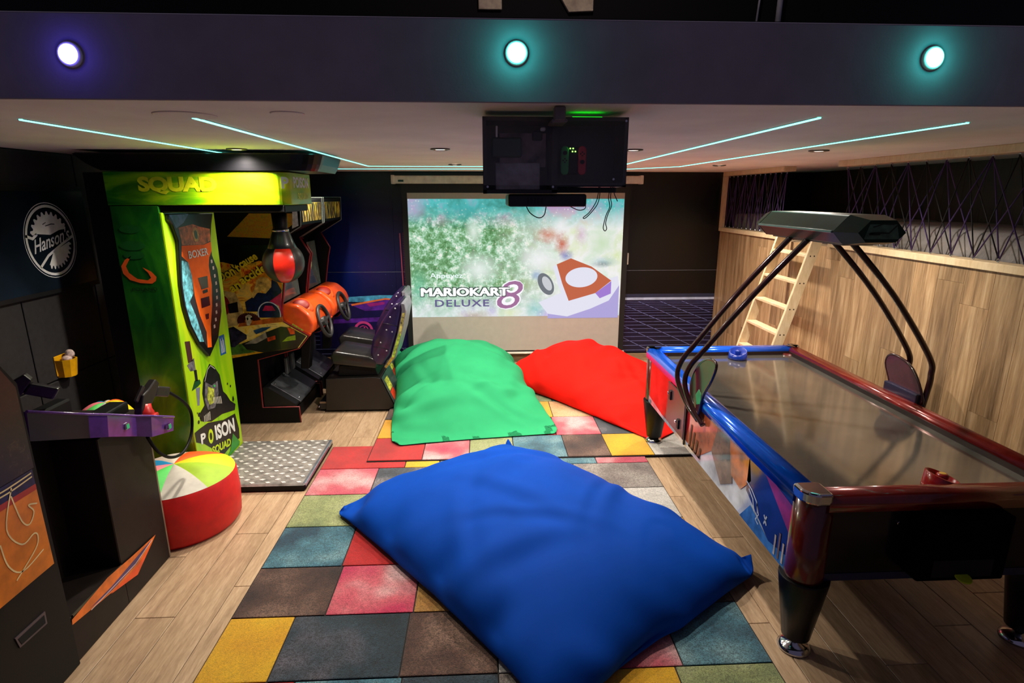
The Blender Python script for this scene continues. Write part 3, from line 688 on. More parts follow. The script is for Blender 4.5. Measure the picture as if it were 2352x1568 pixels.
# left side panel and its printed picture
xs = hx0 + 0.022
side = B().box(xs, hx0 + 0.035, hy0 + 0.09, hy1 - 0.03, 0.385, 0.748).build('side_panel', M('side_white', (190, 196, 206), 0.10, var=0.25, vs=4, coat=0.8), tb)
B().box(hx1 - 0.035, hx1 - 0.022, hy0 + 0.09, hy1 - 0.03, 0.385, 0.748).build('side_panel', MAROON, tb)
def art(nm, pts, m, k): B().poly(ax(pts, xs - 0.0008 * k)).build(nm, m, side)
A_ = lambda n_, c: M('table_art_' + n_, c, 0.10, var=0.3, vs=9, coat=0.8)
art('side_art', [(4.40, 0.745), (4.40, 0.45), (3.95, 0.40), (3.45, 0.43), (3.30, 0.745)], A_('red', (166, 34, 34)), 1)
art('side_art', [(4.40, 0.45), (4.40, 0.385), (3.3, 0.385), (3.5, 0.42), (3.95, 0.41)], A_('pale', (150, 160, 176)), 2)
art('side_art', [(3.45, 0.43), (3.30, 0.745), (2.95, 0.745), (3.02, 0.55), (3.2, 0.43)], A_('rust', (170, 84, 52)), 2)
art('side_art', [(3.02, 0.55), (2.95, 0.745), (2.78, 0.745), (2.72, 0.50), (2.86, 0.42)], A_('umber', (112, 88, 76)), 3)
art('side_art', [(2.80, 0.745), (2.56, 0.745), (2.52, 0.62), (2.62, 0.52), (2.74, 0.54)], A_('orange', (198, 100, 22)), 4)
art('side_art', [(2.56, 0.745), (2.13, 0.745), (2.13, 0.46), (2.30, 0.43), (2.56, 0.55)], A_('navy', (18, 26, 84)), 4)
art('side_art', [(2.42, 0.745), (2.13, 0.70), (2.13, 0.56)], A_('magenta', (150, 24, 66)), 5)
art('side_art', [(2.60, 0.385), (2.13, 0.385), (2.13, 0.46), (2.30, 0.43), (2.50, 0.50)], A_('sky', (60, 112, 170)), 5)
b = B()
for P_ in ([(2.56, 0.60), (2.50, 0.585), (2.44, 0.55), (2.42, 0.50)], [(2.53, 0.575), (2.48, 0.545), (2.455, 0.49)], [(2.44, 0.545), (2.41, 0.50), (2.435, 0.46), (2.405, 0.45)], [(2.36, 0.53), (2.33, 0.49)], [(2.335, 0.535), (2.355, 0.485)]):
    ribbon(b, P_, 0.009, xs - 0.0048, 'x')
b.build('side_art_line', M('letter_pale', (190, 200, 220), 0.3), side)
b = B()
for i in range(4): ribbon(b, [(3.36 - 0.055 * i, 0.42), (3.34 - 0.055 * i, 0.58 - 0.03 * i)], 0.022, xs - 0.0048, 'x')
ribbon(b, [(3.38, 0.425), (3.17, 0.425)], 0.014, xs - 0.0048, 'x'); b.build('side_art_line', M('letter_maroon', (64, 26, 32), 0.3), side)
for i in range(4): ribbon(B(), [(2.24 - 0.035 * i, 0.40), (2.24 - 0.035 * i, 0.50 + 0.03 * (i % 2))], 0.014, xs - 0.0056, 'x').build('side_art', A_('bar%d' % (i % 2), ((190, 176, 160), (120, 92, 40))[i % 2]), side)
# coin plates on the left side
pl = B().box(xs - 0.014, xs - 0.006, 3.46, 3.82, 0.42, 0.72, 0.004, 1).build('coin_plate', M('plate_mauve', (104, 72, 78), 0.25, 0.4), tb)
for y, z in ((3.74, 0.64), (3.55, 0.50)):
    B().box(xs - 0.026, xs - 0.014, y - 0.018, y + 0.018, z - 0.035, z + 0.035, 0.004, 1).build('coin_slot', TBLACK, pl)
    B().cyl((xs - 0.028, y + 0.045, z), (xs - 0.013, y + 0.045, z), 0.010, n=12).build('button', CHROME, pl)
B().box(xs - 0.016, xs - 0.006, 3.43, 3.445, 0.40, 0.73).build('plate_edge', TBLACK, tb)
# playfield
t = NT('brushed_playfield'); v = t.coords('Object', (1, 1, 1)); vb = t.coords('Object', (2, 60, 1)); sc = t.noise(vb, 6, 5, 0.7); bl_ = t.noise(v, 2.2, 4, 0.6)
t.base(t.mix(0.5, t.ramp(sc, [(0.3, (96, 92, 84)), (0.7, (146, 139, 128))]), t.ramp(bl_, [(0.3, (100, 96, 88)), (0.7, (148, 141, 130))])))
t.p.inputs['Metallic'].default_value = 0.75
rr = t.ramp(t.noise(vb, 14, 4, 0.7), [(0.3, (0.05, 0.05, 0.05, 1)), (0.7, (0.15, 0.15, 0.15, 1))]); t.l(rr, t.p.inputs['Roughness']); t.bump(sc, 0.03, 0.001)
B().box(hx0 + 0.09, hx1 - 0.09, hy0 + 0.09, hy1 - 0.09, 0.745, 0.758).build('playfield', t.m, tb)
def rail(p0, p1, inward, m):
    p0, p1, q = Vector(p0), Vector(p1), Vector(inward)
    prof = [(0, 0.742), (0, 0.785), (0.012, 0.808), (0.04, 0.820), (0.075, 0.818), (0.098, 0.806), (0.104, 0.79), (0.104, 0.757), (0.09, 0.742)]
    n = len(prof); vs = [(p + q * a).to_tuple()[:2] + (z,) for p in (p0, p1) for a, z in prof]
    fs = [(i, (i + 1) % n, n + (i + 1) % n, n + i) for i in range(n)]
    B().raw(vs, fs + [tuple(range(n))[::-1], tuple(range(n, 2 * n))], [True] * n + [False] * 2).build('rail', m, tb)
rail((hx0, hy0 + 0.10, 0), (hx0, hy1 - 0.06, 0), (1, 0, 0), BLUEM); rail((hx1, hy0 + 0.10, 0), (hx1, hy1 - 0.06, 0), (-1, 0, 0), REDM)
rail((hx0 + 0.06, hy1, 0), (hx1 - 0.06, hy1, 0), (0, -1, 0), BLUEM); rail((hx0 + 0.10, hy0, 0), (hx1 - 0.10, hy0, 0), (0, 1, 0), REDM)
INN = M('rail_lip', (30, 14, 14), 0.4)
for a in ((hx0 + 0.10, hx0 + 0.112, hy0 + 0.1, hy1 - 0.1), (hx1 - 0.112, hx1 - 0.10, hy0 + 0.1, hy1 - 0.1), (hx0 + 0.1, hx1 - 0.1, hy0 + 0.1, hy0 + 0.112), (hx0 + 0.1, hx1 - 0.1, hy1 - 0.112, hy1 - 0.1)):
    B().box(*a, 0.757, 0.785).build('inner_lip', INN, tb)
for cx_, cy2, sx, sy in ((hx0, hy0, 1, 1), (hx1, hy0, -1, 1), (hx0, hy1, 1, -1), (hx1, hy1, -1, -1)):
    k = 0.115 if sy > 0 else 0.075
    pts = [(0, k), (0, 0.05), (0.018, 0.018), (0.05, 0), (k, 0), (k, 0.10), (0.10, k)]
    pts = [(cx_ + sx * a, cy2 + sy * c) for a, c in pts]
    B().prism(pts, 'z', 0.768, 0.824, 0.012, 3).build('corner_cap', CHROME, tb)
    px_, py_ = cx_ + sx * 0.085, cy2 + sy * 0.085
    B().lathe([(0.078, 0.385), (0.080, 0.40), (0.078, 0.772)], (px_, py_, 0), 24).build('corner_post', MAROON, tb)
    lg = B().lathe([(0.052, 0.066), (0.060, 0.070), (0.1045, 0.376), (0.104, 0.386)], (px_ + sx * 0.01, py_ + sy * 0.01, 0), 20).build('leg', TBLACK, tb)
    z0 = 0.0255 if cy2 > 4 else 0.001
    B().lathe([(0.070, z0), (0.072, z0 + 0.008), (0.056, z0 + 0.026), (0.024, z0 + 0.036), (0.022, 0.07)], (px_ + sx * 0.01, py_ + sy * 0.01, 0), 24).build('foot', CHROME, lg)
# near end: dark printed panel and puck box
fe = B().box(hx0 + 0.14, hx1 - 0.14, hy0 + 0.045, hy0 + 0.062, 0.385, 0.742, 0.002, 1).build('end_panel', M('end_print', (14, 14, 18), 0.3, var=0.9, vs=5, coat=0.2, spec=0.2), tb)
B().box(hx0 + 0.14, hx1 - 0.14, hy0 + 0.042, hy0 + 0.046, 0.385, 0.42).build('end_stripe', M('end_blue', (26, 36, 70), 0.2), fe)
pb = B().box(1.78, 2.16, hy0 - 0.055, hy0 + 0.046, 0.44, 0.735, 0.01, 2).build('puck_box', M('puck_box_black', (3, 3, 4), 0.8, spec=0.05), tb)
B().box(1.84, 2.10, hy0 - 0.057, hy0 - 0.05, 0.46, 0.54).build('slot', M('slot_black', (1, 1, 1), 0.9), pb)
B().cyl((1.74, hy0 + 0.048, 0.66), (1.74, hy0 + 0.035, 0.66), 0.008, n=12).build('lock', CHROME, fe)
tag(B().lathe([(0.030, -0.0), (0.032, 0.004), (0.030, 0.008)], (1.97, hy0 - 0.068, 0.462), 20, axis=(0.0, -0.25, 1)).build('puck', M('puck_lime', (170, 190, 20), 0.4)), 'lime yellow puck in the return slot at the near end of the hockey table', 'puck')
# overhead scorer
zx = 1.85
ov = B().prism([(zx - 0.16, 1.832), (zx - 0.085, 1.912), (zx + 0.085, 1.912), (zx + 0.16, 1.832), (zx + 0.10, 1.770), (zx - 0.10, 1.770)], 'y', 2.72, 3.50, 0.008, 2).build('overhead_box', M('scorer_green_black', (10, 42, 32), 0.4, coat=0.1, spec=0.3), tb)
for y0, y1, sgn in ((2.72, 2.60, 1), (3.50, 3.62, 1)):
    bm = bmesh.new(); o_ = [(zx - 0.16, 1.832), (zx - 0.085, 1.912), (zx + 0.085, 1.912), (zx + 0.16, 1.832), (zx + 0.10, 1.770), (zx - 0.10, 1.770)]
    i_ = [(zx + (a - zx) * 0.72, 1.838 + (c - 1.838) * 0.72) for a, c in o_]
    vs = [bm.verts.new((a, y0, c)) for a, c in o_] + [bm.verts.new((a, y1, c)) for a, c in i_]
    for i in range(6): bm.faces.new((vs[i], vs[(i + 1) % 6], vs[6 + (i + 1) % 6], vs[6 + i]))
    bm.faces.new(vs[6:]); bm.faces.new(vs[:6]); bmesh.ops.recalc_face_normals(bm, faces=bm.faces[:])
    B().frombm(bm).build('end_cap', M('scorer_end', (8, 36, 28), 0.4, coat=0.1, spec=0.3), ov)
pc = B().poly([(zx - 0.085, 2.598, 1.805), (zx + 0.085, 2.598, 1.805), (zx + 0.065, 2.598, 1.873), (zx - 0.065, 2.598, 1.873)]).build('end_picture', M('scorer_picture', (62, 84, 76), 0.3, var=0.4, vs=18), ov)
b = B(); ribbon(b, [(zx - 0.06, 1.832), (zx - 0.02, 1.835), (zx + 0.03, 1.832), (zx + 0.065, 1.868)], 0.008, 2.596, 'y'); ribbon(b, [(zx - 0.05, 1.86), (zx, 1.875), (zx + 0.05, 1.872)], 0.006, 2.596, 'y'); ribbon(b, [(zx - 0.065, 1.828), (zx - 0.01, 1.828)], 0.01, 2.596, 'y'); b.build('end_picture_line', M('scorer_line', (16, 22, 22), 0.4), ov)
B().box(zx - 0.165, zx - 0.155, 2.73, 3.49, 1.825, 1.838, 0.003, 1).build('edge_strip', M('strip_silver', (120, 140, 140), 0.3, 0.8), ov)
B().box(zx - 0.08, zx + 0.08, 2.76, 3.46, 1.762, 1.772, 0.003, 1).build('underside_plate', M('scorer_plate', (120, 108, 92), 0.45), ov)
TUBE = M('tube_maroon_black', (46, 15, 17), 0.18, 0.3, coat=0.7)
for y in (3.06, 3.24):
    k_ = 0.0 if y < 3.15 else 1.0
    P = smooth_pts([(1.306, 3.14 + 0.08 * k_, 0.66), (1.268, 3.24 + 0.12 * k_, 0.74), (1.243, 3.32 + 0.14 * k_, 0.86), (1.262, 3.32 + 0.14 * k_, 0.97), (1.33, 3.27 + 0.15 * k_, 1.10), (1.55, 3.16 + 0.17 * k_, 1.46), (1.775, y, 1.782)], 8)
    B().tube(P, 0.0165, 10).build('support_tube', TUBE, tb)
    P = smooth_pts([(2.575, y - 0.02, 0.79), (2.605, y, 0.88), (2.61, y, 0.98), (2.575, y, 1.10), (2.30, y, 1.46), (1.985, y, 1.782)], 8)
    B().tube(P, 0.0165, 10).build('support_tube', TUBE, tb)
SHM = M('shield_mauve', (70, 28, 40), 0.2, coat=0.3)
for x0_, x1_, O_ in ((1.288, 1.2985, [(2.994, 1.082), (3.087, 1.091), (3.205, 1.036), (3.32, 0.921), (3.347, 0.82), (3.278, 0.734), (3.198, 0.693), (3.141, 0.848), (3.041, 0.976)]),
                     (2.562, 2.572, [(3.351, 1.029), (3.252, 1.03), (3.149, 0.99), (3.063, 0.888), (3.052, 0.80), (3.326, 0.80), (3.324, 0.862), (3.381, 0.965)])):
    P = [p.to_2d()[:] for p in smooth_pts([(q_[0], q_[1], 0) for q_ in O_], 4, closed=True)]
    sh = B().prism(P, 'x', x0_, x1_, 0.002, 1).build('side_shield', SHM, tb)
    B().tube([((x0_ + x1_) / 2, a_, c_) for a_, c_ in P], 0.0085, 8, closed=True).build('shield_rim', TUBE, sh)
B().box(2.535, 2.585, 3.05, 3.33, 0.805, 0.865, 0.006, 2).build('bracket', M('bracket_navy', (26, 20, 46), 0.3), tb)
B().prism([(3.16, 0.79), (3.22, 0.765), (3.245, 0.82), (3.20, 0.87), (3.16, 0.85)], 'x', 1.2865, 1.288).build('sticker', M('sticker_green', (60, 140, 90), 0.4), tb)
# mallets
def mallet(label, c, m, tilt):
    r = thing('hockey_mallet', label, 'mallet', c, 'hockey mallets')
    z = c[2]; n = 28; vs = []
    prof = [(0.062, 0.0, 0), (0.072, 0.004, 0), (0.070, 0.020, 0), (0.066, 0.040, 1), (0.060, 0.042, 1), (0.052, 0.018, 0), (0.022, 0.014, 0)]
    for r_, h, k in prof:
        for i in range(n):
            a = 2 * math.pi * i / n; vs.append((c[0] + r_ * math.cos(a), c[1] + r_ * math.sin(a), z + h + (k * 0.020 * (1 + math.cos(a - tilt)) if k else 0)))
    fs = [(j * n + i, j * n + (i + 1) % n, (j + 1) * n + (i + 1) % n, (j + 1) * n + i) for j in range(len(prof) - 1) for i in range(n)]
    B().raw(vs, fs + [tuple(range(n))[::-1], tuple(range((len(prof) - 1) * n, len(prof) * n))], True).build('base', m, r)
    B().lathe([(0.022, 0.012), (0.020, 0.045), (0.024, 0.056), (0.024, 0.066), (0.016, 0.072)], c, 20).build('knob', m, r)
    B().lathe([(0.014, 0.0715), (0.012, 0.0735)], c, 16).build('knob_dot', M('dot_yellow', (220, 170, 60), 0.4) if tilt > 2 else m, r)
mallet('red mallet on the near end of the silver hockey playfield', (1.985, 2.165, 0.7585), M('mallet_red', (150, 14, 12), 0.25, coat=0.4), 3.0)
mallet('blue mallet on the far end of the silver hockey playfield', (1.985, 4.22, 0.7585), M('mallet_blue', (10, 44, 140), 0.25, coat=0.4), 1.0)

# ================================================================== LADDER
def lx(z): return 2.735 - (1.66 - z) * 0.265
ld_ = thing('ladder', 'pale pine ladder leaning against the oak wall up to the loft', 'ladder', (lx(0), 4.88, 0))
for y in (5.17, 4.60):
    B().prism([(lx(0) - 0.045, 0), (lx(0) + 0.045, 0), (lx(1.69) + 0.045, 1.69), (lx(1.69) - 0.045, 1.69)], 'y', y - 0.014, y + 0.014, 0.003, 1).build('rail', PINE, ld_)
for z in (1.52, 1.295, 1.075, 0.855, 0.635, 0.415, 0.195):
    r = B().box(lx(z) - 0.042, lx(z) + 0.042, 4.615, 5.155, z - 0.012, z + 0.012, 0.003, 1).build('rung', PINE, ld_)
    for y in (4.5855, 5.1845):
        for dx in (-0.015, 0.018): B().cyl((lx(z) + dx, y, z), (lx(z) + dx, y + 0.001 * (1 if y > 5 else -1), z), 0.006, n=10).build('screw_hole', M('screw_dark', (50, 36, 24), 0.6), r)

# ================================================================== LOFT: MATTRESS AND CORD NETS
t = NT('grey_mattress_cloth'); v = t.coords('Position'); f = t.noise(v, 4, 4, 0.6, 1.0)
t.base(t.ramp(f, [(0.3, (112, 108, 108)), (0.7, (146, 141, 140))])); t.p.inputs['Roughness'].default_value = 0.9; t.bump(f, 0.6, 0.05)
for i, (y0, y1, lb) in enumerate(((-0.5, 4.5, 'long grey mattress on the loft behind the near cord net'), (4.7, 6.74, 'grey mattress on the loft behind the far cord net'))):
    tag(B().box(2.95, 3.86, y0, y1, 1.601, 1.80, 0.04, 3, smooth=True).build('mattress', t.m), lb, 'mattress', 'loft mattresses')
CP = M('cord_purple', (62, 38, 96), 0.7); CK = M('cord_black', (14, 11, 18), 0.7); HK = M('hook_steel', (170, 170, 175), 0.3, 0.9)
hook = B().tube([(0, 0.009 * math.cos(a), 0.009 * math.sin(a)) for a in np.linspace(0, 2 * math.pi, 9)[:-1]], 0.003, 5, closed=True)
hm = bpy.data.meshes.new('eye_hook'); hm.from_pydata(hook.v, [], hook.f); hm.materials.append(HK)
def net(label, ys_, pur, blk):
    r = thing('cord_net', label, 'cord net', (XR + 0.03, sum(ys_) / len(ys_), 1.64), 'loft cord nets')
    zt, zb = 2.213, 1.652; X = XR + 0.03
    for y in ys_:
        inst(hm, 'eye_hook', (X, y, zt), r); inst(hm, 'eye_hook', (X, y, zb), r)
    n = len(ys_); k = 0
    for i in range(n):
        for d in (pur if i % 2 == 0 else blk):
            j = i + d
            if 0 <= j < n:
                k += 1
                B().tube([(X + 0.004 * (k % 3 - 1), ys_[i], zt), (X + 0.004 * (k % 3 - 1), ys_[j], zb)], 0.0042, 6).build('strand', CP if i % 2 == 0 else CK, r)
net('purple and black zigzag cord net closing the near side of the loft', [4.527 - 0.1645 * k for k in range(27)], (-2, -1, 1, 2), (-1, 1, 2))
net('purple and black zigzag cord net closing the far side of the loft', [5.45 + 0.107 * k for k in range(13)], (-2, 0, 1, 2), (-1, 0, 1))

# ================================================================== BOXING MACHINE
bx = thing('boxing_machine', 'tall lime green boxing arcade machine with punching ball and tread plate', 'arcade machine', (-2.0, 4.05, 0))
t = NT('boxing_green_print'); v = t.coords('Position'); s3 = t.n('ShaderNodeSeparateXYZ'); t.l(v, s3.inputs[0])
def mr(tt, sock, a, b_):
    m_ = tt.n('ShaderNodeMapRange'); tt.l(sock, m_.inputs[0]); m_.inputs[1].default_value = a; m_.inputs[2].default_value = b_; return m_.outputs[0]
sw = t.noise(t.coords('Position', (2.2, 1, 0.8)), 2.4, 3, 0.5, 1.6)
ca = t.ramp(sw, [(0.3, (6, 52, 14)), (0.5, (12, 78, 16)), (0.7, (34, 104, 16))])
cb = t.ramp(sw, [(0.3, (36, 104, 12)), (0.5, (84, 144, 12)), (0.7, (136, 176, 14))])
t.base(t.mix(mr(t, s3.outputs[2], 1.2, 0.3), ca, cb)); t.p.inputs['Roughness'].default_value = 0.28; t.p.inputs['Coat Weight'].default_value = 0.3
BGREEN = t.m
t = NT('boxing_lime_print'); sw = t.noise(t.coords('Position', (1.0, 1.5, 0.35)), 3.0, 3, 0.5, 1.2)
t.base(t.ramp(sw, [(0.3, (96, 168, 12)), (0.45, (140, 196, 12)), (0.62, (176, 210, 20)), (0.78, (200, 216, 20))])); t.p.inputs['Roughness'].default_value = 0.3; t.p.inputs['Coat Weight'].default_value = 0.3
BLIME = t.m
t = NT('boxing_header_print'); v = t.coords('Position', (0.9, 1, 5.0)); s3 = t.n('ShaderNodeSeparateXYZ'); t.l(t.coords('Position'), s3.inputs[0])
sw = t.noise(v, 1.6, 3, 0.5, 1.8)
ca = t.ramp(sw, [(0.35, (10, 84, 14)), (0.5, (30, 118, 14)), (0.65, (90, 164, 12))]); cb = t.ramp(sw, [(0.35, (104, 180, 8)), (0.5, (146, 196, 8)), (0.62, (190, 206, 14))])
t.base(t.mix(mr(t, s3.outputs[0], -2.25, -1.55), ca, cb)); t.p.inputs['Roughness'].default_value = 0.25; t.p.inputs['Coat Weight'].default_value = 0.3
BHEAD = t.m
KB = M('cabinet_black', (10, 10, 11), 0.5, spec=0.2); KBG = M('gloss_black', (7, 7, 9), 0.3, coat=0.15, spec=0.3)
B().box(-2.43, -2.29, 3.72, 4.38, 0, 2.14, 0.004, 1).build('rear_housing', KB, bx)
bd = B().box(-2.29, -2.0, 3.70, 4.40, 0, 1.94, 0.003, 1).build('body', BGREEN, bx)
fp = B().prism([(3.70, 0.0), (4.40, 0.0), (4.40, 1.90), (3.70, 1.90)], 'x', -2.0, -1.985, 0.003, 1).build('front_panel', BLIME, bx)
# header with a rounded front corner, black cap over it
hp = [(-2.30, 3.70)] + [(-1.31 + 0.1 * math.sin(a), 3.80 - 0.1 * math.cos(a)) for a in np.linspace(0, math.pi / 2, 8)] + [(-1.21, 4.20), (-2.30, 4.40)]
hd = B().prism(hp, 'z', 1.945, 2.145, 0.004, 1).build('header', BHEAD, bx)
cp = [(-2.44, 3.675)] + [(-1.16 + 0.16 * math.sin(a), 3.835 - 0.16 * math.cos(a)) for a in np.linspace(0, math.pi / 2, 8)] + [(-1.0, 4.25), (-2.44, 4.42)]
def inset(pts, k):
    c = Vector((sum(p[0] for p in pts) / len(pts), sum(p[1] for p in pts) / len(pts))); return [(c.x + (p[0] - c.x) * (1 - k), c.y + (p[1] - c.y) * (1 - k * 0.4)) for p in pts]
lay_ = [(inset(cp, 0.13), 2.150), (inset(cp, 0.10), 2.165), (inset(cp, 0.06), 2.19), (cp, 2.245), (inset(cp, 0.02), 2.252)]
n = len(cp); vs = [(p[0], p[1], z) for pts, z in lay_ for p in pts]
fs = [(j * n + i, j * n + (i + 1) % n, (j + 1) * n + (i + 1) % n, (j + 1) * n + i) for j in range(len(lay_) - 1) for i in range(n)]
B().raw(vs, fs + [tuple(range(n))[::-1], tuple(range((len(lay_) - 1) * n, len(lay_) * n))], False).build('top_cap', KBG, bx)
B().box(-2.0, -1.24, 3.72, 4.20, 1.90, 1.945, 0.006, 1).build('header_underside', KB, bx)
YEL = M('letter_yellow_green', (206, 214, 20), 0.4, var=0.12)
b = B(); text(b, 'SQUAD', (-2.10, 3.6985, 2.01), (1, 0, 0), (0, 0, 1), 0.47, 0.105, bold=0.05, spacing=0.95); b.build('lettering', YEL, hd)
WHT = M('letter_white', (222, 226, 220), 0.4)
b = B(); text(b, 'POISON', (-1.2085, 3.83, 2.05), (0, 1, 0), (0, 0, 1), 0.32, 0.07, bold=0.04); b.build('lettering', WHT, hd)
b = B(); text(b, 'SQUAD', (-1.2085, 3.90, 1.97), (0, 1, 0), (0, 0, 1), 0.22, 0.05, bold=0.04); b.build('lettering', YEL, hd)
b = B(); text(b, 'P', (-1.245, 3.7135, 2.045), (0.8, 0.6, 0), (0, 0, 1), 0.045, 0.07, bold=0.04); b.build('lettering', WHT, hd)
# logo on the side
ORG_ = M('logo_orange', (216, 84, 24), 0.4)
sw_ = [(-2.207, 1.638), (-2.25, 1.612), (-2.279, 1.572), (-2.274, 1.526), (-2.238, 1.485), (-2.177, 1.465), (-2.106, 1.461), (-2.081, 1.478), (-2.073, 1.504), (-2.101, 1.538), (-2.151, 1.565), (-2.121, 1.531), (-2.107, 1.498), (-2.13, 1.482), (-2.193, 1.492), (-2.238, 1.530), (-2.25, 1.572)]
B().poly(ay(sw_, 3.6985)).build('logo', ORG_, bd)
b = B(); text(b, 'POLAND', (-2.235, 3.6985, 1.415), (1, 0, 0), (0, 0, 1), 0.155, 0.022, bold=0.01); b.build('lettering', M('letter_dark_green', (8, 40, 12), 0.4), bd)
b = B()
for z, r_ in ((1.80, 0.05), (1.70, 0.06), (1.64, 0.05)): b.poly([(-2.19 + r_ * 1.3 * math.cos(a), 3.6985, z + r_ * 0.5 * math.sin(a)) for a in np.linspace(0, 2 * math.pi, 20, endpoint=False)])
b.build('side_art', M('side_art_green', (18, 80, 26), 0.35), bd)
# boxer shield on the front
SH = [(3.734, 1.891), (3.725, 1.859), (3.765, 1.825), (3.807, 1.723), (3.786, 1.604), (3.761, 1.443), (3.762, 1.305), (3.802, 1.154), (3.891, 1.007), (4.012, 0.89), (4.173, 0.99), (4.276, 1.167), (4.302, 1.322), (4.295, 1.48), (4.241, 1.585), (4.247, 1.69), (4.289, 1.8), (4.333, 1.88)]
shd = B().prism(SH, 'x', -1.985, -1.962, 0.004, 2).build('shield_panel', KBG, bx)
def fr(nm, pts, m, k): B().poly(ax(pts, -1.962 + 0.0007 * k)).build(nm, m, shd)
fr('shield_art', [(3.836, 1.687), (4.005, 1.677), (4.138, 1.669), (4.245, 1.683), (4.237, 1.616), (4.19, 1.576), (4.166, 1.518), (4.175, 1.381), (4.138, 1.233), (4.081, 1.106), (4.053, 0.949), (3.993, 0.961), (4.007, 1.069), (3.946, 1.203), (3.913, 1.348), (3.914, 1.477), (3.891, 1.572), (3.817, 1.621)], M('shield_orange', (255, 104, 14), 0.5, var=0.06, spec=0.2), 1)
fr('shield_art', [(3.829, 1.802), (4.016, 1.816), (4.112, 1.794), (4.253, 1.772), (4.247, 1.69), (4.123, 1.671), (3.843, 1.69)], M('shield_bronze', (170, 90, 50), 0.35, var=0.4, vs=25), 1)
fr('shield_art', [(4.04 + 0.045 * math.cos(a), 1.745 + 0.05 * math.sin(a)) for a in np.linspace(0, 6.28, 16)[:-1]], M('shield_emblem', (196, 120, 30), 0.2, var=0.4, vs=40), 2)
fr('shield_art', [(4.04 + 0.022 * math.cos(a), 1.745 + 0.03 * math.sin(a)) for a in np.linspace(0, 6.28, 16)[:-1]], M('shield_emblem_dark', (40, 36, 14), 0.2), 3)
fr('shield_art', [(3.81, 1.595), (3.891, 1.572), (3.914, 1.477), (3.903, 1.365), (3.841, 1.318), (3.9, 1.198), (3.953, 1.014), (3.896, 1.028), (3.819, 1.165), (3.781, 1.301), (3.78, 1.441)], M('shield_blue', (70, 124, 150), 0.35, var=0.9, vs=30), 1)
fr('shield_art', [(3.841, 1.318), (3.903, 1.365), (3.946, 1.203), (4.007, 1.069), (3.988, 0.962), (3.953, 1.014), (3.9, 1.198)], M('shield_grey', (44, 44, 48), 0.2), 2)
fr('shield_art', [(3.74, 1.885), (3.80, 1.80), (3.90, 1.83), (3.98, 1.885)], M('shield_slate', (70, 76, 120), 0.2, var=0.5), 1)
dr = M('display_dark_red', (70, 8, 8), 0.15)
for s_ in ([(3.987, 1.456), (4.123, 1.452), (4.116, 1.371), (4.016, 1.372)], [(3.989, 1.313), (4.111, 1.309), (4.109, 1.243), (3.985, 1.246)], [(4.02, 1.195), (4.074, 1.192), (4.063, 1.156), (4.024, 1.157)]):
    fr('display', s_, dr, 3)
for y, z in [(4.217, 1.544), (4.229, 1.495), (4.236, 1.437), (4.242, 1.382), (4.237, 1.328), (4.226, 1.279), (4.207, 1.228), (4.189, 1.177), (4.165, 1.127), (4.132, 1.083)]:
    fr('icon', [(y - 0.013, z - 0.013), (y + 0.013, z - 0.011), (y + 0.012, z + 0.013), (y - 0.012, z + 0.012)], M('icon_pale', (200, 180, 170), 0.3), 2)
b = B(); text(b, 'BOXER', (-1.9585, 3.903, 1.594), (0, 1, 0), (0, 0, 1), 0.275, 0.052, bold=0.02); b.build('lettering', WHT, shd)
fr('shield_mark', [(4.03, 1.34), (4.10, 1.34), (4.10, 1.362), (4.03, 1.362)], M('letter_black', (16, 14, 12), 0.4), 3)
# prints on the lower front
def fq(nm, pts, m, k): B().poly(ax(pts, -1.985 + 0.0008 * k)).build(nm, m, fp)
dkk = M('print_black', (22, 22, 24), 0.35, var=0.4, vs=30); gry = M('print_grey', (84, 82, 86), 0.35, var=0.5, vs=40)
st_ = [(4.224, 0.985), (4.312, 0.982), (4.31, 0.831), (4.217, 0.838)]; fq('sticker', st_, M('sticker_blue', (20, 84, 150), 0.4), 1)
b = B()
for i in range(4): ribbon(b, [(4.24 + 0.016 * i, 0.85), (4.24 + 0.016 * i, 0.965 - 0.02 * (i % 2))], 0.006, -1.983, 'x')
b.build('sticker_text', WHT, fp)
fq('figure_print', [(4.029, 0.831), (4.099, 0.787), (4.162, 0.705), (4.182, 0.568), (4.23, 0.523), (4.275, 0.46), (4.355, 0.401), (4.332, 0.36), (4.118, 0.41), (3.948, 0.419), (3.822, 0.471), (3.806, 0.538), (3.884, 0.569), (3.875, 0.659), (3.917, 0.748)], dkk, 1)
fq('figure_print', [(3.936, 0.724), (4.02, 0.67), (4.115, 0.674), (4.106, 0.577), (4.026, 0.497), (3.922, 0.519), (3.893, 0.6)], gry, 2)
fq('figure_print', [(3.968, 0.679), (4.046, 0.634), (4.029, 0.541), (3.956, 0.541), (3.929, 0.605)], M('print_olive', (150, 160, 60), 0.35, var=0.4, vs=40), 3)
b = B()
for i in range(6): ribbon(b, [(4.02 + 0.022 * i, 0.53 - 0.008 * i), (4.015 + 0.022 * i, 0.58 - 0.006 * i)], 0.010, -1.982, 'x')
for i in range(5): ribbon(b, [(3.85 + 0.02 * i, 0.455 - 0.004 * i), (3.858 + 0.02 * i, 0.50)], 0.009, -1.982, 'x')
ribbon(b, [(3.93, 0.73), (3.99, 0.80), (4.04, 0.815), (4.10, 0.77)], 0.006, -1.982, 'x'); b.build('figure_print', M('print_bone', (190, 190, 176), 0.35), fp)
fq('figure_print', [(4.055 + 0.011 * math.cos(a), 0.655 + 0.009 * math.sin(a)) for a in np.linspace(0, 6.28, 10)[:-1]], M('print_bright_green', (30, 200, 80), 0.35), 4)
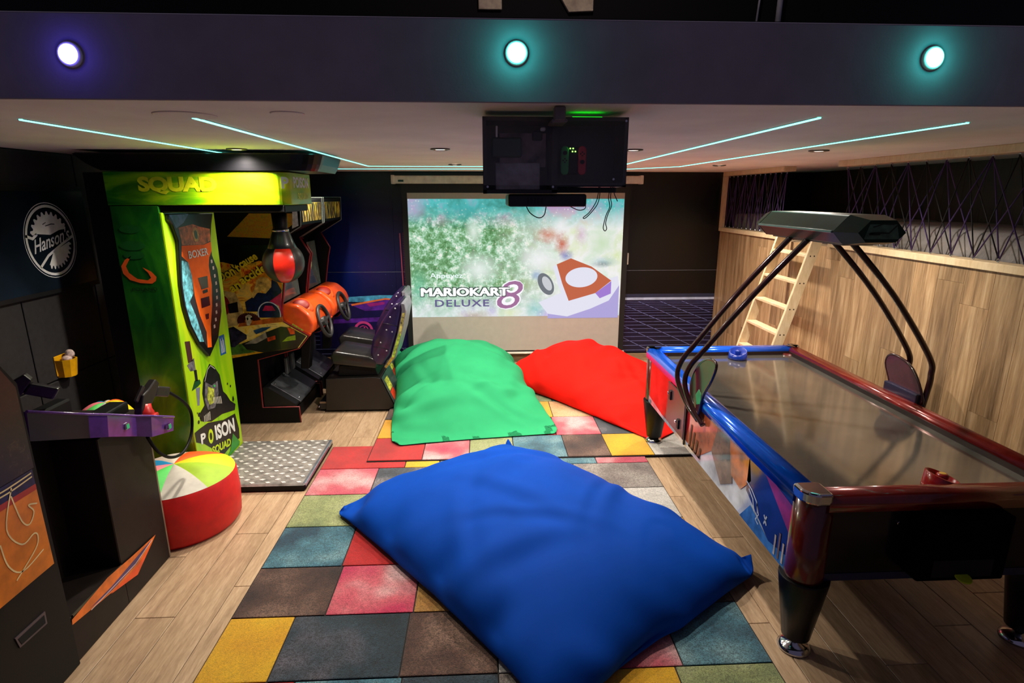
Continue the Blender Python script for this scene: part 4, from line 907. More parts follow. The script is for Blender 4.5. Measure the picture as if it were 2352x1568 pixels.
for k_, p_ in enumerate(([(3.747, 1.067), (3.813, 1.054), (3.814, 0.915), (3.751, 0.917)], [(3.733, 0.906), (3.834, 0.93), (3.834, 0.843), (3.765, 0.856)], [(3.809, 0.85), (3.846, 0.843), (3.845, 0.763), (3.809, 0.771)], [(3.744, 0.722), (3.8, 0.778), (3.87, 0.764), (3.879, 0.735), (3.834, 0.725)], [(3.801, 0.723), (3.859, 0.712), (3.819, 0.593), (3.791, 0.6)])):
    fq('dagger_print', p_, (M('print_brown', (60, 30, 26), 0.4), gry, dkk, M('print_dark_green', (16, 70, 30), 0.4), M('print_steel', (110, 116, 130), 0.35))[k_], 1)
b = B()
for i in range(26):
    y = 3.74 + random.random() * 0.6; z = 0.44 + random.random() * 0.22
    if 3.83 < y < 4.22: continue
    r_ = 0.006 + random.random() * 0.012; b.poly([(-1.9838, y + r_ * math.cos(a), z + r_ * math.sin(a)) for a in np.linspace(0, 6.28, 9)[:-1]])
b.build('splatter_print', dkk, fp)
fq('logo_print', [(3.704, 0.436), (3.778, 0.437), (3.898, 0.431), (4.123, 0.361), (4.325, 0.333), (4.361, 0.189), (4.351, 0.113), (4.199, 0.121), (4.05, 0.104), (3.957, 0.186), (3.81, 0.308), (3.708, 0.364)], dkk, 2)
u_ = Vector((0, 0.54, -0.107)); u_ /= u_.length; v_ = Vector((0, 0.10, 1)).normalized()
b = B(); text(b, 'P', (-1.982, 3.765, 0.322), u_, v_, 0.07, 0.075, bold=0.04); b.build('lettering', WHT, fp); b = B(); text(b, 'ISON', (-1.982, 3.965, 0.262), u_, v_, 0.33, 0.115, bold=0.04, shear=-0.1); b.build('lettering', WHT, fp)
b = B(); text(b, 'O', (-1.982, 3.865, 0.275), u_, v_, 0.075, 0.11, bold=0.05); b.build('lettering', M('letter_acid', (190, 220, 20), 0.4), fp); b = B(); text(b, 'SQUAD', (-1.982, 3.895, 0.172), u_, v_, 0.30, 0.07, bold=0.04); b.build('lettering', M('letter_acid', (190, 220, 20), 0.4), fp)
fq('logo_print', [(4.243, 0.2), (4.343, 0.086), (4.325, 0.063), (4.056, 0.053), (4.168, 0.086)], M('print_leaf', (50, 140, 50), 0.35), 4)
# punching ball
RB_ = M('ball_red', (226, 40, 18), 0.35, coat=0.3); GB_ = M('ball_black', (34, 30, 30), 0.4)
c = Vector((-1.36, 3.95, 1.562)); b = B(); nu, nv, R_ = 36, 14, 0.135
for i in range(nv + 1):
    p = math.pi * i / nv
    for j in range(nu):
        a = 2 * math.pi * j / nu; b.v.append((c.x + R_ * math.sin(p) * math.cos(a), c.y + R_ * math.sin(p) * math.sin(a), c.z + R_ * 1.02 * math.cos(p)))
for i in range(nv):
    for j in range(nu):
        b.f.append([i * nu + j, (i + 1) * nu + j, (i + 1) * nu + (j + 1) % nu, i * nu + (j + 1) % nu]); b.sm.append(True)
        b.mi.append(0 if ((j + 10) // 6) % 2 == 0 else 1)
pbll = b.build('punching_ball', [RB_, GB_], bx)
b = B()
for k in range(6):
    a = 2 * math.pi * (k * 6 + 2) / 36; b.tube([(c.x + R_ * 1.003 * math.sin(p) * math.cos(a), c.y + R_ * 1.003 * math.sin(p) * math.sin(a), c.z + R_ * 1.023 * math.cos(p)) for p in np.linspace(0.3, 2.9, 12)], 0.0015, 5)
b.build('seam', GB_, pbll)
B().lathe([(0.090, 1.655), (0.094, 1.662), (0.080, 1.695), (0.056, 1.765), (0.05, 1.775)], (c.x, c.y, 0), 24).build('ball_collar', M('collar_leather', (24, 28, 28), 0.35, coat=0.3), bx)
B().lathe([(0.05, 1.772), (0.046, 1.80), (0.05, 1.90)], (c.x, c.y, 0), 20).build('shaft', KB, bx)
B().cyl((c.x, c.y, 1.77), (c.x, c.y, 1.785), 0.055, n=24).build('shaft_ring', CHROME, bx)
# tread plate
TP = M('tread_aluminium', (140, 135, 130), 0.4, 0.25, var=0.2, vs=20); TS = M('tread_stud', (232, 228, 222), 0.3, 0.1, var=0.05)
pf = B().box(-1.985, -1.265, 3.66, 4.415, 0.0, 0.058, 0.012, 1).build('platform', [TP, KB], bx)
for p in pf.data.polygons:
    if p.normal.z < 0.3: p.material_index = 1
B().box(-1.287, -1.2635, 3.672, 4.403, 0.03, 0.0595, 0.004, 1).build('platform_edge', M('tread_edge', (170, 176, 190), 0.25, 0.8), bx)
sd = B(); sd.prism([(-0.021, 0), (0, -0.011), (0.021, 0), (0, 0.011)], 'z', 0, 0.0035)
sm_ = bpy.data.meshes.new('tread_stud'); sm_.from_pydata([tuple(v) for v in sd.v], [], sd.f); sm_.materials.append(TS)
for i in range(13):
    for j in range(17):
        if (i + j) % 2 == 0: inst(sm_, 'tread_stud', (-1.957 + i * 0.0535, 3.69 + j * 0.0435, 0.0578), pf, (1.05, 1.05, 1), (0, 0, math.pi / 4 * (1 if i % 2 else -1) * 0.35))

# ================================================================== RACING CABINETS
t = NT('racing_side_print'); v = t.coords('Position'); vo = t.n('ShaderNodeTexVoronoi'); vo.inputs['Scale'].default_value = 15; t.l(v, vo.inputs['Vector']); nn = t.noise(v, 7, 5, 0.65, 1.2)
c_a = t.ramp(nn, [(0.32, (120, 30, 12)), (0.42, (224, 84, 18)), (0.50, (250, 190, 36)), (0.58, (190, 140, 40)), (0.68, (80, 140, 40))])
s3 = t.n('ShaderNodeSeparateXYZ'); t.l(v, s3.inputs[0])
c_b = t.ramp(nn, [(0.34, (150, 106, 28)), (0.46, (236, 196, 66)), (0.56, (226, 204, 112)), (0.66, (176, 150, 76))])
t.base(t.mix(mr(t, s3.outputs[2], 1.35, 1.05), c_a, c_b)); t.p.inputs['Roughness'].default_value = 0.22; t.p.inputs['Coat Weight'].default_value = 0.4
RART = t.m
t = NT('racing_hood_print'); v = t.coords('Position', (1, 1, 1.6)); nn = t.noise(v, 26, 5, 0.7, 1.5)
t.base(t.ramp(nn, [(0.3, (110, 84, 10)), (0.45, (176, 150, 30)), (0.55, (190, 110, 26)), (0.68, (120, 140, 40))])); t.p.inputs['Roughness'].default_value = 0.3; HART = t.m
t = NT('marquee_print'); v = t.coords('Position', (1, 1, 0.2)); nn = t.noise(v, 36, 4, 0.7); g2 = t.noise(t.coords('Position'), 6, 2)
mc = t.mix(g2, t.ramp(nn, [(0.46, (6, 5, 3)), (0.54, (120, 70, 14)), (0.66, (226, 176, 40))]), t.ramp(nn, [(0.46, (5, 6, 3)), (0.55, (70, 84, 14)), (0.68, (150, 170, 50))]))
t.base(mc); t.l(mc, t.p.inputs['Emission Color']); t.p.inputs['Emission Strength'].default_value = 0.35; MARQ = t.m
REDT = M('trim_red', (128, 16, 16), 0.35); ORA = M('dash_orange', (236, 84, 24), 0.3, var=0.06, coat=0.35)
STEEL = M('deflector_steel', (96, 100, 104), 0.4, 0.7, var=0.15)
PROF = [(-2.5, 0.0), (-1.69, 0.0), (-1.69, 0.148), (-2.015, 0.148), (-2.01, 0.60), (-1.64, 0.70), (-1.545, 0.81), (-1.76, 0.945), (-1.755, 1.05), (-1.70, 1.36), (-1.675, 1.46), (-1.76, 1.62), (-1.535, 1.755), (-1.52, 1.985), (-2.5, 1.985)]
def racer():
    Y0, Y1 = 4.93, 5.62
    r = thing('racing_cabinet', 'nearer black racing arcade cabinet with printed side reading about an accident', 'arcade machine', (-2.0, 5.27, 0), 'racing arcade cabinets')
    sp = B().prism(PROF, 'y', Y0, Y0 + 0.02, 0.002, 1).build('side_panel', KB, r)
    B().prism(PROF, 'y', Y1 - 0.02, Y1, 0.002, 1).build('side_panel', KB, r)
    for y in (Y0, Y1):
        B().tube([(a + 0.002, y + (0.010 if y == Y0 else -0.010), z) for a, z in PROF[1:12]], 0.0085, 6).build('edge_trim', REDT, r)
        B().tube([(a + 0.002, y + (0.010 if y == Y0 else -0.010), z) for a, z in PROF[11:15]], 0.0065, 6).build('hood_trim', M('hood_trim_grey', (110, 120, 112), 0.4), r)
    IN = [(-2.48, 0.02), (-1.72, 0.02), (-1.72, 0.13), (-2.06, 0.13), (-2.06, 0.62), (-1.68, 0.71), (-1.62, 0.80), (-1.80, 0.93), (-1.86, 1.04), (-1.90, 1.56), (-1.80, 1.66), (-1.56, 1.77), (-1.56, 1.97), (-2.48, 1.97)]
    B().prism(IN, 'y', Y0 + 0.02, Y1 - 0.02).build('body', KB, r)
    # monitor glass
    sc = B().prism([(-1.875, 1.06), (-1.88, 1.54), (-1.82, 1.54), (-1.79, 1.08)], 'y', Y0 + 0.05, Y1 - 0.05).build('monitor', M('monitor_glass', (96, 104, 100), 0.1, coat=0.6, var=0.3, vs=4), r)
    b = B()
    for k_ in range(14):
        a = 2 * math.pi * k_ / 14; p0 = (5.27 + 0.03 * math.cos(a), 1.36 + 0.045 * math.sin(a)); p1 = (5.27 + 0.05 * math.cos(a), 1.36 + 0.075 * math.sin(a))
        b.raw([(-1.792, p0[0] - 0.008, p0[1]), (-1.792, p0[0] + 0.008, p0[1]), (-1.798, 2 * p1[0] - p0[0], 2 * p1[1] - p0[1])], [(0, 1, 2)])
    b.build('screen_emblem', M('emblem_glow', (160, 170, 110), 0.5, emis=(190, 200, 140), es=0.35), sc)
    # marquee
    B().box(-1.556, -1.530, Y0 + 0.02, Y1 - 0.02, 1.762, 1.975, 0.003, 1).build('marquee_frame', KB, r)
    mq = B().box(-1.535, -1.5245, Y0 + 0.055, Y1 - 0.055, 1.785, 1.945, 0.003, 1).build('marquee', MARQ, r)
    # side print
    y_ = Y0 - 0.001
    up = [(-2.45, 0.60), (-2.01, 0.66), (-1.64, 0.705), (-1.555, 0.81), (-1.765, 0.945), (-1.76, 1.05), (-1.705, 1.36), (-1.685, 1.46), (-1.72, 1.535), (-2.45, 1.56)]
    sa = B().poly(ay(up, y_)).build('side_art', RART, sp)
    def ra(pts, m, k, nm='side_art'): B().poly(ay(pts, y_ - 0.0008 * k)).build(nm, m, sp)
    R_ = lambda n_, c_, v_=0.25: M('race_art_' + n_, c_, 0.22, var=v_, vs=22, coat=0.4)
    ra([(-2.45, 1.45), (-2.2, 1.46), (-2.05, 1.42), (-1.9, 1.47), (-1.78, 1.44), (-1.70, 1.47), (-1.72, 1.60), (-2.45, 1.60)], R_('black', (14, 10, 10)), 1)
    ra([(-2.14, 1.672), (-1.94, 1.86), (-1.70, 1.86), (-1.58, 1.86), (-1.58, 1.78), (-1.75, 1.655)], HART, 1)
    ra([(-1.60, 1.735), (-1.545, 1.76), (-1.545, 1.92), (-1.58, 1.92)], R_('white', (196, 190, 196)), 2)
    ra([(-1.893, 1.377), (-1.819, 1.408), (-1.782, 1.311), (-1.725, 1.327), (-1.737, 1.205), (-1.815, 1.295), (-1.955, 1.313)], R_('gold', (214, 130, 20)), 1)
    ra([(-2.25, 1.22), (-2.13, 1.20), (-2.08, 1.06), (-2.10, 0.92), (-2.25, 0.90)], R_('buff', (190, 160, 90)), 1)
    ra([(-2.235 + 0.05 * math.cos(a), 1.09 + 0.085 * math.sin(a)) for a in np.linspace(0, 6.28, 18)[:-1]], R_('crimson', (130, 20, 24)), 2)
    ra([(-2.205, 1.10), (-2.12, 1.12), (-2.12, 1.03), (-2.20, 1.02)], R_('flag', (22, 18, 20)), 3)
    ra([(-2.14, 0.90), (-1.75, 0.94), (-1.75, 0.99), (-1.95, 0.96), (-2.1, 0.98)], R_('rust', (176, 90, 30)), 2)
    ra([(-1.813, 1.312), (-1.768, 1.287), (-1.736, 1.214), (-1.746, 1.189), (-1.833, 1.124), (-1.916, 1.092), (-1.954, 1.034), (-2.05, 1.035), (-2.056, 1.118), (-2.005, 1.15), (-1.936, 1.199), (-1.873, 1.19), (-1.82, 1.247)], R_('coat', (22, 28, 62)), 3)
    ra([(-1.94, 1.304), (-1.906, 1.332), (-1.843, 1.328), (-1.816, 1.287), (-1.829, 1.239), (-1.873, 1.198), (-1.895, 1.215), (-1.935, 1.207), (-1.981, 1.15), (-2.003, 1.167), (-1.964, 1.232)], R_('hair', (190, 150, 70), 0.4), 4)
    ra([(-1.738, 1.197), (-1.758, 0.991), (-1.773, 1.082), (-1.848, 1.124)], R_('pink', (186, 24, 80)), 4)
    b = B(); c0 = (-1.86, 1.01)
    for r0, r1 in ((0.098, 0.090),):
        rg = [(c0[0] + q * math.cos(a), c0[1] + q * 1.12 * math.sin(a)) for q in (r0, r1) for a in np.linspace(-0.25, math.pi + 0.25, 25)]
        b.raw(ay(rg, y_ - 0.0056), [(i, i + 1, 26 + i, 25 + i) for i in range(24)])
    b.build('side_art', R_('outline', (190, 200, 220)), sp)
    ra([(c0[0] + 0.09 * math.cos(a), c0[1] + 0.10 * math.sin(a)) for a in np.linspace(-0.3, math.pi + 0.3, 26)], R_('wheel_navy', (20, 24, 60)), 6)
    ra([(c0[0] - 0.055, c0[1] + 0.03), (c0[0] + 0.055, c0[1] + 0.03), (c0[0] + 0.03, c0[1] + 0.075), (c0[0] - 0.03, c0[1] + 0.075)], R_('wheel_pink', (176, 30, 70)), 7)
    ra([(-2.066, 0.994), (-2.036, 1.01), (-2.01, 0.993), (-2.02, 0.943), (-2.04, 0.91), (-2.063, 0.914)], R_('skull', (206, 196, 150)), 5)
    for dx in (-0.02, 0.014): ra([(-2.04 + dx, 0.975), (-2.03 + dx, 0.985), (-2.02 + dx, 0.97), (-2.03 + dx, 0.955)], R_('eye', (14, 10, 10)), 6)
    b = B()
    for k_ in range(20):
        a = 0.2 + math.pi * 1.0 * k_ / 19; ribbon(b, [(-2.04 + 0.035 * math.cos(a), 0.95 + 0.03 * math.sin(a)), (-2.04 + 0.10 * math.cos(a), 0.95 + 0.075 * math.sin(a))], 0.012, y_ - 0.003, 'y')
    b.build('side_art', R_('feather', (70, 24, 26)), sp)
    ra([(-2.126, 0.75), (-2.03, 0.783), (-1.909, 0.849), (-1.775, 0.899), (-1.695, 0.889), (-1.564, 0.811), (-1.648, 0.705), (-1.781, 0.69), (-1.955, 0.668), (-2.088, 0.698)], R_('car', (30, 28, 28)), 5)
    ra([(-2.10, 0.745), (-2.03, 0.783), (-1.909, 0.849), (-1.90, 0.80), (-2.0, 0.75)], R_('car_pale', (130, 124, 104)), 6)
    ra([(-2.012, 0.867), (-1.937, 0.892), (-1.856, 0.899), (-1.907, 0.866), (-1.992, 0.833)], R_('glass', (30, 60, 90)), 6)
    ra([(-1.90, 0.80), (-1.83, 0.82), (-1.83, 0.785), (-1.90, 0.765)], R_('lamp', (190, 60, 26)), 6)
    ra([(-1.776, 0.763), (-1.727, 0.805), (-1.657, 0.821), (-1.657, 0.778)], R_('slime', (130, 160, 30)), 6)
    ra([(-1.72, 0.89), (-1.66, 0.875), (-1.66, 0.83), (-1.70, 0.83)], R_('flame', (200, 70, 20)), 6)
    ra([(-2.235, 0.887), (-2.177, 0.903), (-2.073, 0.826), (-2.077, 0.792), (-2.137, 0.759), (-2.191, 0.717), (-2.246, 0.726)], R_('bike', (36, 34, 46), 0.6), 5)
    ra([(-2.30, 0.72), (-2.122, 0.75), (-2.088, 0.698), (-2.01, 0.673), (-2.30, 0.64)], R_('grass', (70, 110, 40)), 4)
    ra([(-2.30, 0.628), (-2.01, 0.673), (-1.946, 0.668), (-2.30, 0.605)], R_('stripe', (214, 150, 30)), 6)
    dn = Vector((0.21, 0, 0.115)).normalized(); up_ = Vector((-0.115, 0, 0.21)).normalized(); LY = R_('slogan', (240, 210, 40), 0.1); LK = R_('slogan_edge', (26, 16, 8))
    for m_, k_, bo in ((LK, 7, 0.11), (LY, 8, 0.035)):
        b = B(); yy = y_ - 0.0008 * k_
        text(b, "Don't", (-2.235, yy, 1.285), dn, up_, 0.21, 0.085, bold=bo); text(b, 'cause', (-2.05, yy, 1.405), dn, up_, 0.17, 0.05, bold=bo)
        text(b, 'an', (-2.15, yy, 1.195), dn, up_, 0.10, 0.055, bold=bo); text(b, 'accident', (-2.06, yy, 1.265), dn, up_, 0.34, 0.075, bold=bo); b.build('lettering', m_, sp)
    # dashboard
    yc = (Y0 + Y1) / 2
    pr = [(-1.80, 0.94), (-1.805, 1.05), (-1.74, 1.095), (-1.62, 1.08), (-1.53, 1.00), (-1.495, 0.91), (-1.52, 0.82), (-1.60, 0.815), (-1.70, 0.88)]
    dsh = B().prism(pr, 'y', Y0 + 0.022, Y1 - 0.022, 0.032, 4, smooth=True).build('dashboard', ORA, r)
    tilt = Vector((0.35, -0.6, 0.7)).to_track_quat('Z', 'Y').to_matrix().to_4x4()
    B().ball((-1.64, Y0 + 0.14, 1.03), 0.115, 0.105, 0.07, M4=tilt).build('gauge_pod', ORA, dsh)
    B().ball((-1.622, Y0 + 0.108, 1.068), 0.075, 0.06, 0.028, M4=tilt).build('gauge_recess_shade', M('dash_shade_orange', (150, 26, 12), 0.5), dsh)  # darker ellipsoid whose colour paints the shade of a hollow, nothing is carved
    B().prism([(-1.74, 0.93), (-1.545, 0.80), (-1.53, 0.825), (-1.73, 0.955)], 'y', Y0 + 0.02, Y0 + 0.06, 0.004, 2).build('dash_lip', ORA, dsh)
    B().poly(ay([(-1.69, 0.905), (-1.60, 0.845), (-1.588, 0.86), (-1.678, 0.922)], Y0 + 0.0185)).build('dash_sticker', M('dash_letter', (244, 180, 60), 0.4, var=0.4, vs=90), dsh)
    # steering wheel
    wc = Vector((-1.475, yc - 0.06, 0.885)); axs = Vector((0.96, 0, 0.28)).normalized(); a1 = Vector((0, 1, 0)); a2 = axs.cross(a1)
    RUB = M('wheel_rubber', (42, 40, 40), 0.45)
    wh = B().tube([wc + (a1 * math.cos(a) + a2 * math.sin(a)) * 0.145 for a in np.linspace(0, 2 * math.pi, 37)[:-1]], 0.017, 10, closed=True).build('steering_wheel', RUB, r)
    b = B().cyl(wc - axs * 0.07, wc + axs * 0.012, 0.035, 0.045)
    for a in (0.1, math.pi - 0.1, -math.pi / 2): b.tube([wc, wc + (a1 * math.cos(a) + a2 * math.sin(a)) * 0.14], 0.013, 8)
    b.build('wheel_hub', RUB, wh)
    # steering column box, pedals, deflector
    B().prism([(-1.70, 0.86), (-1.60, 0.80), (-1.66, 0.42), (-1.74, 0.42)], 'y', yc - 0.05, yc + 0.05, 0.01, 2).build('column', KB, r)
    B().prism([(-2.0, 0.15), (-1.72, 0.15), (-1.72, 0.17), (-1.95, 0.33), (-2.0, 0.33)], 'y', Y0 + 0.02, Y1 - 0.02).build('pedal_box', M('pedal_black', (24, 24, 26), 0.35), r)
    de = B().prism([(-1.96, 0.33), (-1.955, 0.345), (-1.70, 0.172), (-1.705, 0.157)], 'y', Y0 + 0.10, Y0 + 0.45, 0.002, 1).build('deflector_plate', STEEL, r)
    for y in (Y0 + 0.14, Y0 + 0.41):
        for x_, z_ in ((-1.93, 0.328), (-1.73, 0.193)): B().ball((x_, y, z_ + 0.002), 0.008, nu=8, nv=6).build('bolt', CHROME, de)
    for k_, y in enumerate((yc - 0.02, yc + 0.13)):
        B().box(-1.9, -1.87, y, y + 0.07, 0.36, 0.52, 0.006, 1, Matrix()).build('pedal', STEEL, r)
    return r
rc1 = racer()
rc2 = copy_tree(rc1, (0.0, 0.73, 0)); rc2['label'] = 'farther black racing arcade cabinet next to the back wall mural'

# seats
SB = M('seat_box_black', (30, 26, 24), 0.4, var=0.1); VIN = M('seat_vinyl_black', (34, 32, 31), 0.32, coat=0.15); PUR = M('seat_purple', (42, 24, 66), 0.3, var=0.15, coat=0.3)
def seat():
    r = thing('racing_chair', 'nearer purple racing seat on black base beside the green cushion', 'seat', (-1.2, 5.34, 0), 'racing seats')
    y0, y1 = 5.17, 5.62
    bs = B().prism([(-1.52, 0.02), (-0.93, 0.02), (-0.87, 0.05), (-0.99, 0.335), (-1.04, 0.345), (-1.50, 0.335)], 'y', y0, y1, 0.006, 2).build('base_box', SB, r)
    B().box(-1.585, -1.50, y0 + 0.03, y1 - 0.03, 0.02, 0.10, 0.005, 1).build('footplate', M('footplate_black', (30, 30, 31), 0.35), r)
    B().box(-1.583, -1.51, y0 + 0.028, y0 + 0.034, 0.082, 0.10).build('footplate_edge', M('edge_bronze', (150, 130, 110), 0.35, 0.5), r)
    B().box(-1.585, -0.95, y0 + 0.06, y1 - 0.06, 0.0, 0.02).build('skid', KB, r)
    for y in (y0 + 0.04, y1 - 0.04):
        B().cyl((-1.584, y - 0.006, 0.05), (-1.60, y - 0.006, 0.05), 0.012, n=10).build('hinge_bolt', CHROME, r)
    # sloping rear plate with sticker
    s0 = Vector((-0.868, 0, 0.06)); s1 = Vector((-0.985, 0, 0.335)); d = (s1 - s0).normalized(); nrm = Vector((d.z, 0, -d.x))
    def RP(a, y, k): p = s0 + d * a + nrm * k; return (p.x, y, p.z)
    def slab(nm, a0, a1, ya, yb, k0, k1, m, par):
        vs = [RP(a, y, k) for k in (k0, k1) for a, y in ((a0, ya), (a1, ya), (a1, yb), (a0, yb))]
        return B().raw(vs, [(0, 1, 2, 3), (7, 6, 5, 4), (0, 4, 5, 1), (1, 5, 6, 2), (2, 6, 7, 3), (3, 7, 4, 0)]).build(nm, m, par)
    rp = slab('rear_plate', 0.0, 0.30, y0, y1, 0.002, 0.008, STEEL, r)
    slab('sticker', 0.14, 0.26, y0 + 0.05, y0 + 0.20, 0.008, 0.009, M('sticker_picture', (226, 160, 60), 0.4, var=0.6, vs=40), rp); slab('sticker', 0.04, 0.13, y0 + 0.05, y0 + 0.20, 0.008, 0.009, M('sticker_red', (214, 60, 30), 0.4), rp)
    # seat rails, cushion, backrest
    B().prism([(-1.40, 0.345), (-1.02, 0.345), (-1.05, 0.43), (-1.38, 0.45)], 'y', y0 + 0.06, y1 - 0.06, 0.006, 1).build('slider', KB, r)
    cu = B().prism([(-1.43, 0.47), (-1.02, 0.42), (-1.0, 0.51), (-1.08, 0.545), (-1.40, 0.60), (-1.45, 0.56)], 'y', y0 + 0.01, y1 - 0.01, 0.022, 3, smooth=True).build('seat_cushion', VIN, r)
    q = lambda a, k: (-1.10 + a * 0.37 + k * 0.93, 0.42 + a * 0.93 - k * 0.37)
    pb_ = [(-1.06, 0.46), (-1.075, 0.58), (-1.05, 0.70), (-0.95, 0.88), (-0.86, 1.01), (-0.80, 1.06), (-0.765, 1.04), (-0.765, 0.98), (-0.815, 0.77), (-0.885, 0.55), (-0.96, 0.45)]
    bk_ = B().prism(pb_, 'y', y0 + 0.01, y1 - 0.01, 0.03, 3, smooth=True).build('backrest', PUR, r)
    for x_, z_ in ((-1.0, 0.56), (-0.97, 0.68), (-0.91, 0.80), (-0.87, 0.92), (-0.82, 1.0), (-0.92, 0.60), (-0.86, 0.78)):
        B().ball((x_, y0 + 0.010, z_), 0.008, nu=8, nv=6).build('button', M('button_white', (200, 196, 210), 0.3), bk_)
    b = B()
    for z_, a0, a1 in ((0.64, -1.04, -0.90), (0.86, -0.94, -0.80)): b.tube([(a0, y0 + 0.011, z_), ((a0 + a1) / 2, y0 + 0.008, z_ - 0.008), (a1, y0 + 0.011, z_ - 0.03)], 0.0035, 6)
    b.build('piping', M('piping_dark', (20, 12, 34), 0.4), bk_)
    st_ = [(-0.955, 0.445), (-0.88, 0.55), (-0.81, 0.77), (-0.76, 0.98), (-0.765, 1.05), (-0.735, 1.045), (-0.722, 0.98), (-0.768, 0.76), (-0.838, 0.53), (-0.93, 0.425)]
    B().prism(st_, 'y', y0 + 0.005, y1 - 0.005, 0.005, 1).build('back_shell', M('shell_silver', (130, 130, 142), 0.3, 0.3, var=0.1), r)
    for P_, cl in (([(-0.945, 0.445), (-0.873, 0.545), (-0.848, 0.535), (-0.93, 0.432)], (206, 140, 50)), ([(-0.873, 0.545), (-0.803, 0.765), (-0.776, 0.76), (-0.848, 0.535)], (150, 190, 60)), ([(-0.803, 0.765), (-0.755, 0.96), (-0.73, 0.96), (-0.776, 0.76)], (170, 160, 90))):
        B().poly([(a_, y0 + 0.0035, c_) for a_, c_ in P_]).build('shell_print', M('shell_print_%d' % cl[0], cl, 0.4, var=0.5, vs=40), r)
    return r
s1_ = seat(); s2_ = copy_tree(s1_, (-0.085, 0.66, 0)); s2_['label'] = 'farther purple racing seat on black base in front of the mural car'

# ================================================================== GUN GAME CABINET
gc = thing('gun_game_cabinet', 'black light gun arcade cabinet with purple control deck at left edge', 'arcade machine', (-2.1, 2.2, 0))
GX = -1.80
t = NT('gun_cab_side'); v = t.coords('Position'); nn = t.noise(v, 16, 5, 0.7, 1.0)
t.base(t.ramp(nn, [(0.4, (14, 9, 10)), (0.58, (34, 12, 14)), (0.70, (70, 60, 40)), (0.76, (40, 70, 40))])); t.p.inputs['Roughness'].default_value = 0.35; GSIDE = t.m
BODY = [(1.25, 0.0), (2.175, 0.0), (2.175, 1.30), (2.10, 1.42), (1.95, 1.55), (1.25, 1.60)]
gb = B().prism(BODY, 'x', -2.48, GX, 0.004, 1).build('body', KB, gc)
B().poly(ax([(1.3, 0.96), (2.16, 0.955), (2.16, 1.29), (2.09, 1.41), (1.95, 1.53), (1.3, 1.58)], GX + 0.001)).build('side_art', GSIDE, gb)
ga = B().poly(ax([(1.45, 0.905), (2.15, 0.888), (2.153, 0.522), (1.45, 0.53)], GX + 0.001)).build('side_art', M('gun_art_orange', (214, 120, 20), 0.35, var=0.14, vs=9), gb)
B().poly(ax([(1.45, 0.955), (2.15, 0.952), (2.15, 0.888), (1.45, 0.905)], GX + 0.001)).build('side_art', M('gun_art_navy', (24, 22, 56), 0.35, var=0.5, vs=25), gb)
B().poly(ax([(1.45, 0.905), (2.15, 0.888), (2.15, 0.865), (1.45, 0.88)], GX + 0.0018)).build('side_art', M('gun_art_red', (170, 50, 24), 0.35), gb)
b = B()
for L_ in ([(2.04, 0.93), (1.98, 0.79), (2.028, 0.695), (2.091, 0.703), (2.105, 0.679), (2.08, 0.638), (1.97, 0.577)], [(2.03, 0.90), (2.05, 0.785), (2.08, 0.75), (2.113, 0.787), (2.095, 0.825), (2.136, 0.81)], [(1.94, 0.75), (1.952, 0.652), (2.005, 0.593), (2.117, 0.614)], [(1.9, 0.945), (2.0, 0.935), (2.14, 0.94)], [(1.9, 0.925), (2.02, 0.918), (2.14, 0.925)]):
    ribbon(b, [p.to_2d() for p in smooth_pts([(q_[0], q_[1], 0) for q_ in L_], 5)], 0.006, GX + 0.0026, 'x')
b.build('side_art_line', M('gun_art_line', (226, 204, 150), 0.4), gb)
b = B().prism([(1.905, 0.372), (2.056, 0.368), (2.054, 0.312), (1.915, 0.32)], 'x', GX - 0.001, GX + 0.004); b.build('slot_frame', M('slot_steel', (90, 80, 90), 0.35, 0.6), gb)
B().prism([(1.915, 0.360), (2.047, 0.357), (2.045, 0.322), (1.924, 0.328)], 'x', GX, GX + 0.0055).build('slot', M('slot_black', (1, 1, 1), 0.9), gb)
# pedestal under the deck with a deep recess in its side
PX = -1.815
BRN = M('pedestal_brown', (34, 27, 24), 0.5, var=0.1, spec=0.2)
pd = B(); pd.box(-2.40, PX, 2.55, 2.945, 0.0, 0.90, 0.004, 1); pd.box(-2.40, PX, 2.176, 2.56, 0.0, 0.225, 0.003, 1); pd.box(-2.40, PX - 0.22, 2.176, 2.56, 0.2, 1.0)
pd = pd.build('pedestal', BRN, gc)
B().box(PX - 0.001, PX + 0.006, 2.20, 2.55, 0.222, 0.230).build('recess_edge', M('edge_olive', (70, 66, 50), 0.4), pd)
B().box(PX - 0.03, PX + 0.0005, 2.938, 2.955, 0.0, 0.88, 0.003, 1).build('pedestal_edge', M('edge_pale', (120, 104, 84), 0.4), pd)
sg = B().poly(ax([(2.188, 0.216), (2.185, 0.192), (2.437, 0.154), (2.644, 0.105), (2.84, 0.211), (2.635, 0.223), (2.437, 0.241)], PX + 0.007)).build('stripe_print', M('stripe_orange', (228, 110, 24), 0.35, var=0.15), pd)
B().poly(ax([(2.30, 0.185), (2.45, 0.162), (2.65, 0.165), (2.80, 0.208), (2.64, 0.196), (2.45, 0.182)], PX + 0.0078)).build('stripe_print', M('stripe_violet', (70, 50, 110), 0.35, var=0.2), pd)
B().poly(ax([(2.437, 0.150), (2.644, 0.105), (2.80, 0.19), (2.66, 0.150)], PX + 0.0078)).build('stripe_print', M('stripe_vermilion', (232, 80, 20), 0.35), pd)
ribbon(B(), [(2.30, 0.174), (2.64, 0.170), (2.80, 0.205)], 0.005, PX + 0.0086, 'x').build('stripe_print', M('stripe_white', (216, 190, 190), 0.4), pd)
